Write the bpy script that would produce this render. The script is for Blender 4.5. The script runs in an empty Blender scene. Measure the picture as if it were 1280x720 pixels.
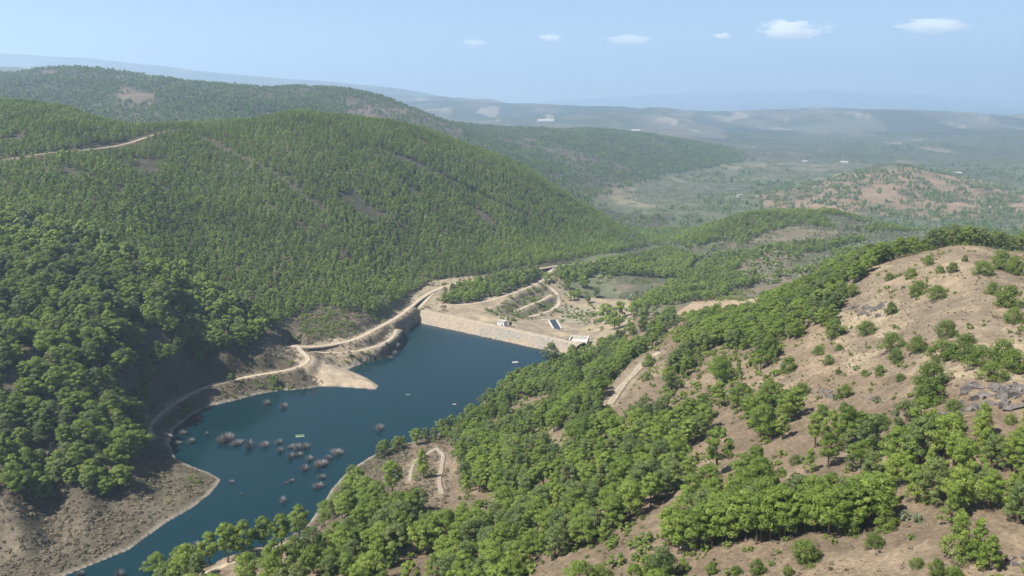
import bpy, math, random
import numpy as np

random.seed(7)
rng = np.random.default_rng(7)
SC = bpy.context.scene
COL = SC.collection

# ------------------------------------------------------------------ camera
F = 1108.0                       # focal length in pixels of a 1280 px wide frame
CAMZ = 200.0                     # metres above the water
PITCH = math.atan((360 - 120) / F)
cam = bpy.data.cameras.new("camera")
cam.sensor_width = 36.0
cam.lens = 36.0 * F / 1280.0
cam.clip_start = 1.0
cam.clip_end = 120000.0
cam_o = bpy.data.objects.new("camera", cam)
COL.objects.link(cam_o)
cam_o.location = (0, 0, CAMZ)
cam_o.rotation_euler = (math.pi / 2 - PITCH, 0, 0)
SC.camera = cam_o

# ------------------------------------------------------------------ light
SUN_EL, SUN_AZ = math.radians(52), math.radians(-118)      # azimuth from +Y, clockwise
world = bpy.data.worlds.new("World")
SC.world = world
world.use_nodes = True
wn = world.node_tree
bg = wn.nodes["Background"]
sky = wn.nodes.new("ShaderNodeTexSky")
sky.sky_type = 'NISHITA'
sky.sun_disc = False
sky.sun_elevation = SUN_EL
sky.sun_rotation = SUN_AZ % (2 * math.pi)
sky.altitude = 2500
sky.air_density = 1.0
sky.dust_density = 0.15
sky.ozone_density = 3.0
bg.inputs["Strength"].default_value = 0.05
wn.links.new(sky.outputs[0], bg.inputs[0])
sun = bpy.data.lights.new("sun", 'SUN')
sun.energy = 5.0
sun.angle = math.radians(0.53)
sun.color = (1.0, 0.95, 0.87)
sun_o = bpy.data.objects.new("sun", sun)
COL.objects.link(sun_o)
sun_o.rotation_euler = (math.pi / 2 - SUN_EL, 0, math.pi - SUN_AZ)
SC.view_settings.view_transform = 'Standard'
SC.view_settings.look = 'None'
SC.view_settings.exposure = 1.38
SC.view_settings.gamma = 1.0
SC.cycles.use_denoising = True
SC.cycles.max_bounces = 12
SC.cycles.diffuse_bounces = 3
SC.cycles.glossy_bounces = 2
SC.cycles.transmission_bounces = 2
SC.cycles.transparent_max_bounces = 8
SC.cycles.volume_bounces = 9
HAZE_DENSITY = 0.000113
HAZE_COLOR = (0.60, 0.785, 1.0)

# ------------------------------------------------------------------ helpers
CP_, SP_ = math.cos(PITCH), math.sin(PITCH)

def ray(px, py):
    """a = X/Y and s = (Z-CAMZ)/Y of the sight line through a photo point"""
    u, v = px - 640.0, py - 360.0
    y = F * CP_ - v * SP_
    return u / y, (-F * SP_ - v * CP_) / y

def project(x, y, z):
    dz = z - CAMZ
    dep = y * CP_ - dz * SP_
    up = y * SP_ + dz * CP_
    return 640 + F * x / dep, 360 - F * up / dep

def at_depth(px, py, Y):
    a, s = ray(px, py)
    return (a * Y, Y, CAMZ + s * Y)

def at_z(px, py, z=0.0):
    a, s = ray(px, py)
    Y = (z - CAMZ) / s
    return (a * Y, Y, z)

def in_poly(px, py, poly):
    px = np.asarray(px, float); py = np.asarray(py, float)
    res = np.zeros(px.shape, bool)
    n = len(poly)
    for i in range(n):
        x1, y1 = poly[i]; x2, y2 = poly[(i + 1) % n]
        if y1 == y2:
            continue
        c = ((y1 > py) != (y2 > py)) & (px < (x2 - x1) * (py - y1) / (y2 - y1) + x1)
        res ^= c
    return res

def dist_polyline(x, y, pts, closed=False):
    """distance to a polyline and the index parameter of the closest point"""
    best = np.full(x.shape, 1e18); par = np.zeros(x.shape)
    n = len(pts)
    for i in range(n if closed else n - 1):
        x1, y1 = pts[i][:2]; x2, y2 = pts[(i + 1) % n][:2]
        dx, dy = x2 - x1, y2 - y1
        t = np.clip(((x - x1) * dx + (y - y1) * dy) / (dx * dx + dy * dy + 1e-9), 0, 1)
        d = (x - x1 - t * dx) ** 2 + (y - y1 - t * dy) ** 2
        m = d < best
        best = np.where(m, d, best); par = np.where(m, i + t, par)
    return np.sqrt(best), par

def hash2(ix, iy, seed):
    h = (ix.astype(np.int64) * 374761393 + iy.astype(np.int64) * 668265263 + seed * 974634777) & 0xFFFFFFFF
    h = ((h ^ (h >> 13)) * 1274126177) & 0xFFFFFFFF
    h = (h ^ (h >> 16)) & 0xFFFFFF
    return h / float(0xFFFFFF)

def vnoise(x, y, seed=0):
    ix = np.floor(x); iy = np.floor(y)
    fx = x - ix; fy = y - iy
    fx = fx * fx * fx * (fx * (fx * 6 - 15) + 10); fy = fy * fy * fy * (fy * (fy * 6 - 15) + 10)
    a = hash2(ix, iy, seed); b = hash2(ix + 1, iy, seed)
    c = hash2(ix, iy + 1, seed); d = hash2(ix + 1, iy + 1, seed)
    return (a + (b - a) * fx) * (1 - fy) + (c + (d - c) * fx) * fy      # 0..1

def fbm(x, y, wl, octaves=4, seed=0, gain=0.5):
    v = np.zeros(np.shape(x)); amp = 1.0; tot = 0
    for o in range(octaves):
        cs, sn = math.cos(0.6 * o + 0.3), math.sin(0.6 * o + 0.3)
        v += amp * (vnoise((x * cs - y * sn) / wl + 17.3 * o, (x * sn + y * cs) / wl - 9.1 * o, seed + o) - 0.5) * 2
        tot += amp; amp *= gain; wl *= 0.5
    return v / tot

def sstep(a, b, x):
    t = np.clip((x - a) / (b - a), 0, 1)
    return t * t * (3 - 2 * t)

def tag(o, label=None, cat=None, group=None, kind=None):
    if label: o["label"] = label
    if cat: o["category"] = cat
    if group: o["group"] = group
    if kind: o["kind"] = kind
    return o

def link(name, data, parent=None, loc=None):
    o = bpy.data.objects.new(name, data)
    COL.objects.link(o)
    if parent is not None: o.parent = parent
    if loc is not None: o.location = loc
    return o

class MB:
    """collects polygons, builds one mesh"""
    def __init__(self):
        self.v = []; self.f = []; self.m = []
    def add(self, verts, faces, mat=0):
        b = len(self.v)
        self.v += [tuple(p) for p in verts]
        self.f += [tuple(i + b for i in fc) for fc in faces]
        self.m += [mat] * len(faces)
    def box(self, c, s, rz=0.0, mat=0, taper=1.0):
        cx, cy, cz = c; hx, hy, hz = s[0] / 2, s[1] / 2, s[2] / 2
        cr, sr = math.cos(rz), math.sin(rz)
        vs = []
        for z, k in ((-hz, 1.0), (hz, taper)):
            for x, y in ((-hx, -hy), (hx, -hy), (hx, hy), (-hx, hy)):
                vs.append((cx + (x * cr - y * sr) * k, cy + (x * sr + y * cr) * k, cz + z))
        self.add(vs, [(3, 2, 1, 0), (4, 5, 6, 7), (0, 1, 5, 4), (1, 2, 6, 5), (2, 3, 7, 6), (3, 0, 4, 7)], mat)
    def tube(self, p0, p1, r0, r1, n=6, mat=0):
        p0 = np.array(p0, float); p1 = np.array(p1, float)
        d = p1 - p0; L = np.linalg.norm(d) + 1e-9; d /= L
        a = np.cross(d, (0.3, 0.9, 0.1)); a /= np.linalg.norm(a); b = np.cross(d, a)
        vs = []
        for p, r in ((p0, r0), (p1, r1)):
            for k in range(n):
                t = 2 * math.pi * k / n
                vs.append(p + r * (math.cos(t) * a + math.sin(t) * b))
        fs = [(k, (k + 1) % n, n + (k + 1) % n, n + k) for k in range(n)] + [tuple(range(2 * n - 1, n - 1, -1))]
        self.add(vs, fs, mat)
    def mesh(self, name, mats, smooth=False):
        me = bpy.data.meshes.new(name)
        me.from_pydata(self.v, [], self.f)
        for m in mats: me.materials.append(m)
        me.polygons.foreach_set("material_index", self.m)
        if smooth: me.polygons.foreach_set("use_smooth", [True] * len(self.f))
        me.update()
        return me
    def build(self, name, mats, parent=None, loc=None, smooth=False):
        return link(name, self.mesh(name, mats if isinstance(mats, list) else [mats], smooth), parent, loc)

def grid_mesh(name, co, nr, nc, mats, smooth=True):
    """co: (nr*nc,3)"""
    me = bpy.data.meshes.new(name)
    r, c = np.meshgrid(np.arange(nr - 1), np.arange(nc - 1), indexing="ij")
    i0 = (r * nc + c).ravel()
    q = np.stack([i0, i0 + 1, i0 + nc + 1, i0 + nc], 1).astype(np.int32)
    me.vertices.add(len(co)); me.vertices.foreach_set("co", np.ascontiguousarray(co, np.float32).ravel())
    me.loops.add(q.size); me.loops.foreach_set("vertex_index", q.ravel())
    me.polygons.add(len(q)); me.polygons.foreach_set("loop_start", np.arange(0, q.size, 4, dtype=np.int32))
    me.polygons.foreach_set("use_smooth", np.full(len(q), smooth))
    for m in mats: me.materials.append(m)
    me.update(calc_edges=True)
    return me

# ------------------------------------------------------------------ materials
def new_mat(name):
    m = bpy.data.materials.new(name); m.use_nodes = True
    nt = m.node_tree
    return m, nt, nt.nodes["Principled BSDF"]

def N(nt, t, **kw):
    n = nt.nodes.new(t)
    for k, v in kw.items():
        if k in n.inputs: n.inputs[k].default_value = v
        else: setattr(n, k, v)
    return n

def mixc(nt, fac, a, b, mode='MIX'):
    n = nt.nodes.new("ShaderNodeMix"); n.data_type = 'RGBA'; n.blend_type = mode
    for sock, val in ((n.inputs[0], fac), (n.inputs[6], a), (n.inputs[7], b)):
        if isinstance(val, (int, float)): sock.default_value = val
        elif isinstance(val, tuple): sock.default_value = (*val, 1) if len(val) == 3 else val
        else: nt.links.new(val, sock)
    return n.outputs[2]

def ramp(nt, val, stops):
    n = nt.nodes.new("ShaderNodeValToRGB")
    e = n.color_ramp.elements
    while len(e) < len(stops): e.new(0.5)
    for el, (p, c) in zip(e, stops):
        el.position = p; el.color = (c, c, c, 1) if isinstance(c, (int, float)) else (*c, 1)
    nt.links.new(val, n.inputs[0])
    return n.outputs[0]

def noise_tex(nt, scale, detail=4, rough=0.55, vec=None):
    n = N(nt, "ShaderNodeTexNoise", Scale=scale, Detail=detail, Roughness=rough)
    if vec is not None: nt.links.new(vec, n.inputs["Vector"])
    return n.outputs[0]

def geo_pos(nt):
    return nt.nodes.new("ShaderNodeNewGeometry").outputs["Position"]

def obj_co(nt):
    return nt.nodes.new("ShaderNodeTexCoord").outputs["Object"]

def simple_mat(name, col, rough=0.85, var=0.25, scale=0.6, bump=0.0, obj=True):
    m, nt, b = new_mat(name); col = tuple(0.76 * q for q in col)
    co = obj_co(nt) if obj else geo_pos(nt)
    n = noise_tex(nt, scale, 5, 0.65, co)
    k = ramp(nt, n, [(0.3, 1 - var), (0.7, 1 + var * 0.6)])
    nt.links.new(mixc(nt, 1.0, col, k, 'MULTIPLY'), b.inputs["Base Color"])
    b.inputs["Roughness"].default_value = rough
    b.inputs["Specular IOR Level"].default_value = 0.2
    if bump:
        bp = N(nt, "ShaderNodeBump", Strength=0.6, Distance=bump)
        nt.links.new(n, bp.inputs["Height"]); nt.links.new(bp.outputs[0], b.inputs["Normal"])
    return m

def leaf_mat(name, dark, mid, light, trans=0.3, rand=0.35, drift=1.3):
    m, nt, b = new_mat(name)
    oi = nt.nodes.new("ShaderNodeObjectInfo").outputs["Random"]
    at = N(nt, "ShaderNodeAttribute", attribute_name="shade"); sh = at.outputs["Fac"]
    ad = N(nt, "ShaderNodeMath", operation='MULTIPLY_ADD')
    nt.links.new(oi, ad.inputs[0]); ad.inputs[1].default_value = rand; nt.links.new(sh, ad.inputs[2])
    su = N(nt, "ShaderNodeMath", operation='SUBTRACT'); nt.links.new(ad.outputs[0], su.inputs[0]); su.inputs[1].default_value = rand * 0.5
    if drift:
        ol = nt.nodes["Object Info"].outputs["Location"]
        dn = noise_tex(nt, 0.016, 4, 0.6, ol)
        d2 = N(nt, "ShaderNodeMath", operation='MULTIPLY_ADD'); nt.links.new(dn, d2.inputs[0]); d2.inputs[1].default_value = drift; nt.links.new(su.outputs[0], d2.inputs[2])
        su = N(nt, "ShaderNodeMath", operation='SUBTRACT'); nt.links.new(d2.outputs[0], su.inputs[0]); su.inputs[1].default_value = drift * 0.5
    c = ramp(nt, su.outputs[0], [(0.0, dark), (0.5, mid), (1.0, light)])
    nt.links.new(c, b.inputs["Base Color"])
    b.inputs["Roughness"].default_value = 0.6
    b.inputs["Specular IOR Level"].default_value = 0.25
    tr = N(nt, "ShaderNodeBsdfTranslucent"); nt.links.new(c, tr.inputs[0])
    mx = N(nt, "ShaderNodeMixShader"); mx.inputs[0].default_value = trans
    nt.links.new(b.outputs[0], mx.inputs[1]); nt.links.new(tr.outputs[0], mx.inputs[2])
    nt.links.new(mx.outputs[0], nt.nodes["Material Output"].inputs[0])
    return m

M = {}
M["pine"] = leaf_mat("pine_needles", (0.075, 0.112, 0.018), (0.156, 0.220, 0.036), (0.222, 0.278, 0.052), 0.38, 0.45)
M["dry"] = leaf_mat("dry_foliage", (0.09, 0.075, 0.05), (0.16, 0.13, 0.085), (0.22, 0.18, 0.12), 0.2, 0.4)
M["dark_pine"] = leaf_mat("dark_pine_needles", (0.052, 0.082, 0.024), (0.105, 0.142, 0.04), (0.155, 0.185, 0.056), 0.3, 0.45)
M["plantation"] = leaf_mat("plantation_needles", (0.085, 0.122, 0.018), (0.170, 0.245, 0.040), (0.235, 0.300, 0.056), 0.4, 0.6)
M["far_pine"] = leaf_mat("distant_needles", (0.062, 0.100, 0.024), (0.108, 0.158, 0.036), (0.155, 0.195, 0.048))
M["bush"] = leaf_mat("bush_leaves", (0.07, 0.106, 0.018), (0.118, 0.165, 0.030), (0.170, 0.210, 0.042), 0.35, 0.5)
M["olive"] = leaf_mat("olive_leaves", (0.085, 0.105, 0.058), (0.13, 0.15, 0.085), (0.18, 0.195, 0.115), 0.2)
M["scrub"] = leaf_mat("scrub_leaves", (0.060, 0.052, 0.030), (0.125, 0.105, 0.066), (0.215, 0.180, 0.120), 0.15, 0.8)
M["grass"] = leaf_mat("dry_grass_blades", (0.15, 0.118, 0.065), (0.33, 0.26, 0.15), (0.44, 0.36, 0.22), 0.2, 0.6)
M["twig"] = leaf_mat("dead_twigs", (0.10, 0.088, 0.080), (0.155, 0.138, 0.127), (0.23, 0.21, 0.195), 0.0, 0.5)
M["redtwig"] = leaf_mat("red_twigs", (0.14, 0.065, 0.055), (0.20, 0.095, 0.08), (0.25, 0.13, 0.11), 0.0, 0.2)
M["bark"] = simple_mat("bark", (0.13, 0.09, 0.065), 0.9, 0.4, 3.0)
M["rock"] = simple_mat("rock", (0.155, 0.138, 0.125), 0.9, 0.55, 0.9, 0.25)
M["road"] = simple_mat("dirt_road", (0.40, 0.33, 0.245), 0.95, 0.22, 0.25, 0.05, obj=False)
M["track"] = simple_mat("dirt_track", (0.33, 0.27, 0.195), 0.95, 0.25, 0.4, 0.05, obj=False)
for key_ in ("road", "track"):
    nt = M[key_].node_tree; b = nt.nodes["Principled BSDF"]; old_c = b.inputs["Base Color"].links[0].from_socket
    ac = N(nt, "ShaderNodeAttribute", attribute_name="across").outputs["Fac"]
    ab = N(nt, "ShaderNodeMath", operation='ABSOLUTE'); nt.links.new(ac, ab.inputs[0])
    rn = noise_tex(nt, 0.35, 4, 0.7, geo_pos(nt))
    ad = N(nt, "ShaderNodeMath", operation='MULTIPLY_ADD'); nt.links.new(rn, ad.inputs[0]); ad.inputs[1].default_value = 0.7; nt.links.new(ab.outputs[0], ad.inputs[2])
    rc_ = ramp(nt, ad.outputs[0], [(0.25, 0.72), (0.55, 1.12), (0.85, 1.05), (1.2 / 1.3, 0.62)])
    nt.links.new(mixc(nt, 1.0, old_c, rc_, 'MULTIPLY'), b.inputs["Base Color"])
M["concrete"] = simple_mat("pale_concrete", (0.50, 0.475, 0.42), 0.85, 0.15, 0.6)
M["white"] = simple_mat("white_render", (0.74, 0.73, 0.70), 0.8, 0.12, 0.8)
M["roof"] = simple_mat("grey_roof", (0.40, 0.37, 0.33), 0.85, 0.2, 1.0)
M["shed_roof"] = simple_mat("pale_sheet_roof", (0.36, 0.35, 0.33), 0.7, 0.2, 0.2)
M["tile_roof"] = simple_mat("tile_roof", (0.36, 0.17, 0.11), 0.85, 0.2, 1.0)
M["dark"] = simple_mat("dark_glass", (0.02, 0.022, 0.025), 0.3, 0.1, 1.0)
M["raft"] = simple_mat("green_raft", (0.10, 0.18, 0.08), 0.7, 0.3, 1.0)

# ground: region albedo from the 'tint' attribute, broken up at several scales
m, nt, b = new_mat("ground"); M["ground"] = m
pos = geo_pos(nt)
tint = N(nt, "ShaderNodeAttribute", attribute_name="tint").outputs["Color"]
n1 = noise_tex(nt, 0.9, 5, 0.7, pos); n2 = noise_tex(nt, 0.10, 5, 0.6, pos); n3 = noise_tex(nt, 0.012, 5, 0.6, pos)
c = mixc(nt, 1.0, tint, ramp(nt, n1, [(0.25, 0.33), (0.75, 0.90)]), 'MULTIPLY')
n4 = noise_tex(nt, 0.33, 4, 0.7, pos)
c = mixc(nt, 1.0, c, ramp(nt, n4, [(0.3, 0.78), (0.7, 1.15)]), 'MULTIPLY')
c = mixc(nt, 1.0, c, ramp(nt, n2, [(0.3, 0.74), (0.7, 1.22)]), 'MULTIPLY')
c = mixc(nt, 1.0, c, ramp(nt, n3, [(0.3, 0.86), (0.7, 1.12)]), 'MULTIPLY')
nt.links.new(c, b.inputs["Base Color"]); b.inputs["Roughness"].default_value = 0.95
b.inputs["Specular IOR Level"].default_value = 0.1
bp = N(nt, "ShaderNodeBump", Strength=0.7, Distance=0.5); nt.links.new(n1, bp.inputs["Height"]); nt.links.new(bp.outputs[0], b.inputs["Normal"])

# dam face: rubble of grey and pink stone
m, nt, b = new_mat("riprap"); M["riprap"] = m
pos = geo_pos(nt)
vo = N(nt, "ShaderNodeTexVoronoi", Scale=0.95); nt.links.new(pos, vo.inputs["Vector"])
sepc = N(nt, "ShaderNodeSeparateColor"); nt.links.new(vo.outputs["Color"], sepc.inputs[0])
big = noise_tex(nt, 0.035, 3, 0.5, pos)
grey = mixc(nt, sepc.outputs[0], (0.140, 0.122, 0.100), (0.225, 0.198, 0.16))
pink = mixc(nt, sepc.outputs[1], (0.18, 0.138, 0.098), (0.26, 0.212, 0.155))
c = mixc(nt, ramp(nt, big, [(0.44, 0.0), (0.56, 1.0)]), grey, pink)
nt.links.new(c, b.inputs["Base Color"]); b.inputs["Roughness"].default_value = 0.95
bp = N(nt, "ShaderNodeBump", Strength=1.0, Distance=0.6); nt.links.new(vo.outputs["Distance"], bp.inputs["Height"]); bp.invert = True
nt.links.new(bp.outputs[0], b.inputs["Normal"])

# water
m, nt, b = new_mat("reservoir_water"); M["water"] = m
pos = geo_pos(nt)
wv = noise_tex(nt, 0.55, 3, 0.6, pos); wb = noise_tex(nt, 0.018, 3, 0.5, pos)
nt.links.new(mixc(nt, wb, (0.002, 0.014, 0.018), (0.003, 0.019, 0.025)), b.inputs["Base Color"])
nt.links.new(ramp(nt, wb, [(0.35, 0.10), (0.65, 0.2)]), b.inputs["Roughness"])
b.inputs["IOR"].default_value = 1.33
b.inputs["Specular IOR Level"].default_value = 0.20
bp = N(nt, "ShaderNodeBump", Strength=0.25, Distance=0.12); nt.links.new(wv, bp.inputs["Height"]); nt.links.new(bp.outputs[0], b.inputs["Normal"])
m, nt, b = new_mat("basin_water"); M["basin"] = m
b.inputs["Base Color"].default_value = (0.018, 0.024, 0.034, 1); b.inputs["Roughness"].default_value = 0.3; b.inputs["Specular IOR Level"].default_value = 0.15

# ------------------------------------------------------------------ terrain: heights
SHORE_PX = [(-60, 800), (-20, 772), (40, 738), (85, 718), (120, 704), (160, 688), (205, 655), (240, 635), (262, 618), (272, 606), (276, 599),
            (262, 591), (240, 583), (220, 574), (212, 556), (218, 536), (240, 519), (265, 507), (292, 501), (322, 493), (352, 488),
            (376, 487), (400, 483), (430, 484), (470, 487), (473, 482), (458, 472), (434, 462), (446, 457), (470, 450), (490, 438), (503, 425),
            (512, 413), (526, 401), (560, 408), (600, 416), (660, 428), (690, 437), (703, 447), (697, 455), (675, 462), (650, 469),
            (628, 480), (612, 495), (597, 510), (575, 528), (545, 543), (520, 551), (490, 559), (470, 567), (450, 579), (430, 594),
            (415, 611), (400, 634), (385, 655), (365, 674), (340, 692), (310, 710), (270, 730), (200, 760), (120, 800), (40, 850)]
SHORE = [at_z(x, y)[:2] for x, y in SHORE_PX]

CTRL = []                        # (a, lnY, s)
def cp(px, py, Y):
    a, s = ray(px, py); CTRL.append((a, math.log(Y), s))
def cz(px, py, z):
    a, s = ray(px, py); CTRL.append((a, math.log((z - CAMZ) / s), s))
def ch(px, Y, z):                # hidden or unframed point
    CTRL.append(((px - 640) / 1105.0, math.log(Y), (z - CAMZ) / Y))

for i, (x, y) in enumerate(SHORE_PX):
    if i % 2 == 0: cz(x, y, 0.2)
for t in [(0, 690, 2), (0, 660, 9), (0, 632, 17), (60, 645, 5), (130, 600, 10), (205, 592, 3), (150, 562, 17), (100, 580, 20),
          (185, 540, 6), (180, 505, 18), (230, 478, 20), (195, 520, 5), (230, 497, 6), (270, 480, 7.3), (310, 470, 8), (350, 465, 7.8),
          (380, 450, 12), (365, 432, 15), (400, 432, 14), (440, 425, 13), (470, 412, 13), (500, 395, 13), (523, 384, 9), (560, 357, 14),
          (620, 345, 15), (690, 332, 12), (785, 320, 3), (330, 450, 17), (410, 437, 12.8), (440, 431, 12), (470, 420, 11.2), (490, 408, 11.4), (500, 402, 11), (440, 470, 2.5), (410, 465, 5),
          (690, 403, -9), (740, 390, -8), (740, 375, -8), (785, 372, -6), (700, 372, -4), (655, 377, 1), (600, 381, 5), (560, 374, 9),
          (690, 350, 5), (640, 362, 8), (735, 428, 3), (745, 415, 0)]:
    cz(*t)
for t in [(0, 560, 410), (0, 480, 450), (0, 400, 510), (0, 300, 640), (0, 200, 850), (0, 134, 1050), (150, 520, 475), (150, 430, 528), (215, 430, 562), (215, 375, 610), (215, 320, 715),
          (150, 330, 640), (150, 250, 780), (150, 180, 980), (215, 166, 1050), (100, 150, 1030), (60, 140, 1040), (280, 440, 592), (280, 380, 668), (280, 300, 810),
          (280, 220, 960), (280, 164, 1100), (380, 149, 1150), (480, 161, 1230), (560, 179, 1300), (640, 210, 1350), (700, 244, 1380),
          (760, 279, 1400), (800, 303, 1380), (400, 380, 730), (400, 300, 860), (400, 220, 1000), (500, 350, 870), (500, 280, 980),
          (500, 210, 1120), (600, 310, 1020), (600, 250, 1160), (680, 300, 1170), (680, 260, 1260), (740, 300, 1260),
          # far ridge
          (0, 99, 2500), (70, 92, 2560), (130, 90, 2600), (200, 96, 2650), (250, 104, 2700), (340, 112, 2750), (420, 115, 2750), (480, 127, 2800), (560, 153, 2850),
          (640, 171, 2900), (665, 164, 3250), (750, 170, 3300), (850, 188, 3300), (900, 206, 3200), (130, 120, 2200), (300, 130, 2200),
          (430, 140, 2300), (550, 172, 2300), (640, 192, 2400), (720, 217, 2400), (780, 242, 2300), (850, 222, 2800),
          # valley
          (790, 290, 1650), (850, 300, 1450), (860, 262, 2050), (950, 240, 2400), (900, 216, 3000), (1000, 200, 3600), (1000, 181, 4700),
          (1150, 186, 4300), (1280, 200, 3700),
          # isolated red hill
          (1130, 208, 2500), (1090, 212, 2500), (1060, 221, 2500), (1190, 224, 2450), (1280, 258, 2150), (980, 239, 2450), (1130, 252, 2150),
          (1130, 272, 1950), (1240, 240, 2350),
          # far hills
          (600, 128, 9000), (700, 133, 8500), (800, 140, 8000), (880, 148, 8000), (1000, 145, 7500), (1100, 150, 7000), (1200, 152, 7000),
          (1280, 160, 6500), (1000, 172, 5500), (800, 165, 5500), (700, 152, 6000),
          (0, 68, 14000), (100, 73, 14000), (200, 83, 14000), (300, 96, 14000), (400, 104, 14000), (520, 117, 14000), (-300, 60, 14000),
          (10, 83, 6500), (60, 91, 6500),
          # green spur
          (870, 294, 1250), (950, 268, 1350), (1040, 271, 1300), (1110, 288, 1200), (900, 320, 1100), (1000, 311, 1080), (1080, 315, 980),
          (950, 340, 950), (850, 345, 980), (800, 333, 1130), (800, 360, 930), (830, 380, 800),
          # right spur and its tan hill
          (1200, 309, 430), (1280, 320, 440), (1130, 323, 450), (1060, 340, 480), (1000, 370, 500), (950, 388, 520), (890, 388, 600),
          (860, 402, 600), (800, 424, 620), (760, 443, 640), (735, 449, 655), (1200, 400, 310), (1200, 500, 235), (1200, 600, 190),
          (1200, 700, 155), (1100, 420, 340), (1100, 520, 255), (1100, 640, 190), (1000, 480, 320), (1000, 580, 240), (1000, 700, 175),
          (900, 440, 430), (900, 560, 290), (900, 660, 210), (800, 480, 430), (800, 570, 320), (800, 680, 220), (720, 500, 460),
          (700, 600, 320), (700, 700, 230), (640, 540, 470), (600, 600, 370), (600, 700, 260), (545, 597, 400), (500, 650, 310),
          (500, 720, 250), (450, 605, 405), (420, 660, 320), (350, 682, 285), (350, 712, 255), (290, 697, 285), (385, 672, 300), (240, 713, 282), (240, 735, 262),
          (640, 900, 160), (1200, 900, 110), (200, 900, 190)]:
    cp(*t)
for t in [(215, 1350, 130), (380, 1550, 110), (0, 1450, 150), (560, 1750, 60), (700, 1850, -20), (130, 4500, 60), (420, 4500, 20), (600, 4500, -40),
          (130, 1700, 130), (1130, 2950, -62), (950, 1700, -52), (1110, 1650, -52), (1280, 1700, -52), (1200, 560, 95), (1200, 800, 45), (1060, 640, 60), (1060, 800, 34),
          (950, 700, 32), (-300, 300, 4), (-300, 400, 50), (-300, 600, 115), (-300, 900, 165), (-300, 2500, 255), (-300, 5000, 80), (-300, 1500, 150),
          (1600, 430, 140), (1600, 200, 125), (1600, 700, 85), (1600, 1300, 0), (1600, 2200, -50), (1600, 5000, -60), (1600, 7000, -20),
          (0, 60, 100), (640, 60, 120), (1300, 60, 138), (-600, 60, 90), (1900, 60, 140), (-600, 250, 10), (1900, 250, 130),
          (0, 28000, -80), (640, 28000, -80), (1280, 28000, -80), (-600, 28000, -80), (1900, 28000, -80),
          (640, 12000, -80), (900, 11000, -80), (1280, 11000, -80), (1900, 11000, -80), (640, 19000, -80), (1280, 19000, -80), (200, 20000, 50),
          (200, 9000, 60), (0, 9500, 120)]:
    ch(*t)
CTRL = np.array(CTRL)
KX, KY = 5.0, 1.7
cu, cvv, csv = CTRL[:, 0] * KX, CTRL[:, 1] * KY, CTRL[:, 2]

def kern(r2):
    return 0.5 * r2 * np.log(r2 + 1e-12) if False else np.sqrt(r2 + 0.02)     # smooth conical kernel
n = len(cu)
A = np.zeros((n + 3, n + 3))
A[:n, :n] = kern((cu[:, None] - cu) ** 2 + (cvv[:, None] - cvv) ** 2)
A[:n, :n] -= np.eye(n) * 0.004
A[:n, n] = 1; A[:n, n + 1] = cu; A[:n, n + 2] = cvv
A[n:, :n] = A[:n, n:].T
W_ = np.linalg.solve(A, np.concatenate([csv, [0, 0, 0]]))

def rbf(a, l):
    out = np.empty(a.shape)
    for i in range(0, a.size, 20000):
        u = a[i:i + 20000] * KX; v = l[i:i + 20000] * KY
        k = kern((u[:, None] - cu) ** 2 + (v[:, None] - cvv) ** 2)
        out[i:i + 20000] = k @ W_[:n] + W_[n] + W_[n + 1] * u + W_[n + 2] * v
    return out

# grid: even in bearing, rows closer together near the eye than far away
cols = np.concatenate([np.linspace(-4.0, -1.2, 15), np.linspace(-1.05, -0.68, 24, endpoint=False), np.linspace(-0.68, 0.68, 620), np.linspace(0.68, 1.05, 25)[1:], np.linspace(1.2, 4.0, 15)])
rows = np.concatenate([np.linspace(math.log(45), math.log(140), 36, endpoint=False), np.linspace(math.log(140), math.log(420), 170, endpoint=False), np.linspace(math.log(420), math.log(950), 235, endpoint=False), np.linspace(math.log(950), math.log(4000), 230, endpoint=False),
                       np.linspace(math.log(4000), math.log(29000), 150)])
NR, NCOL = len(rows), len(cols)
GA, GL = np.meshgrid(cols, rows)
ga, gl = GA.ravel(), GL.ravel()
GY = np.exp(gl)
GX = np.clip(ga, -1.05, 1.05) * GY + np.sign(ga) * np.maximum(np.abs(ga) - 1.05, 0) * np.minimum(GY, 600)      # skirt beside the view
S = rbf(np.clip(ga, -1.1, 1.1), gl)
Z = CAMZ + S * GY

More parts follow.
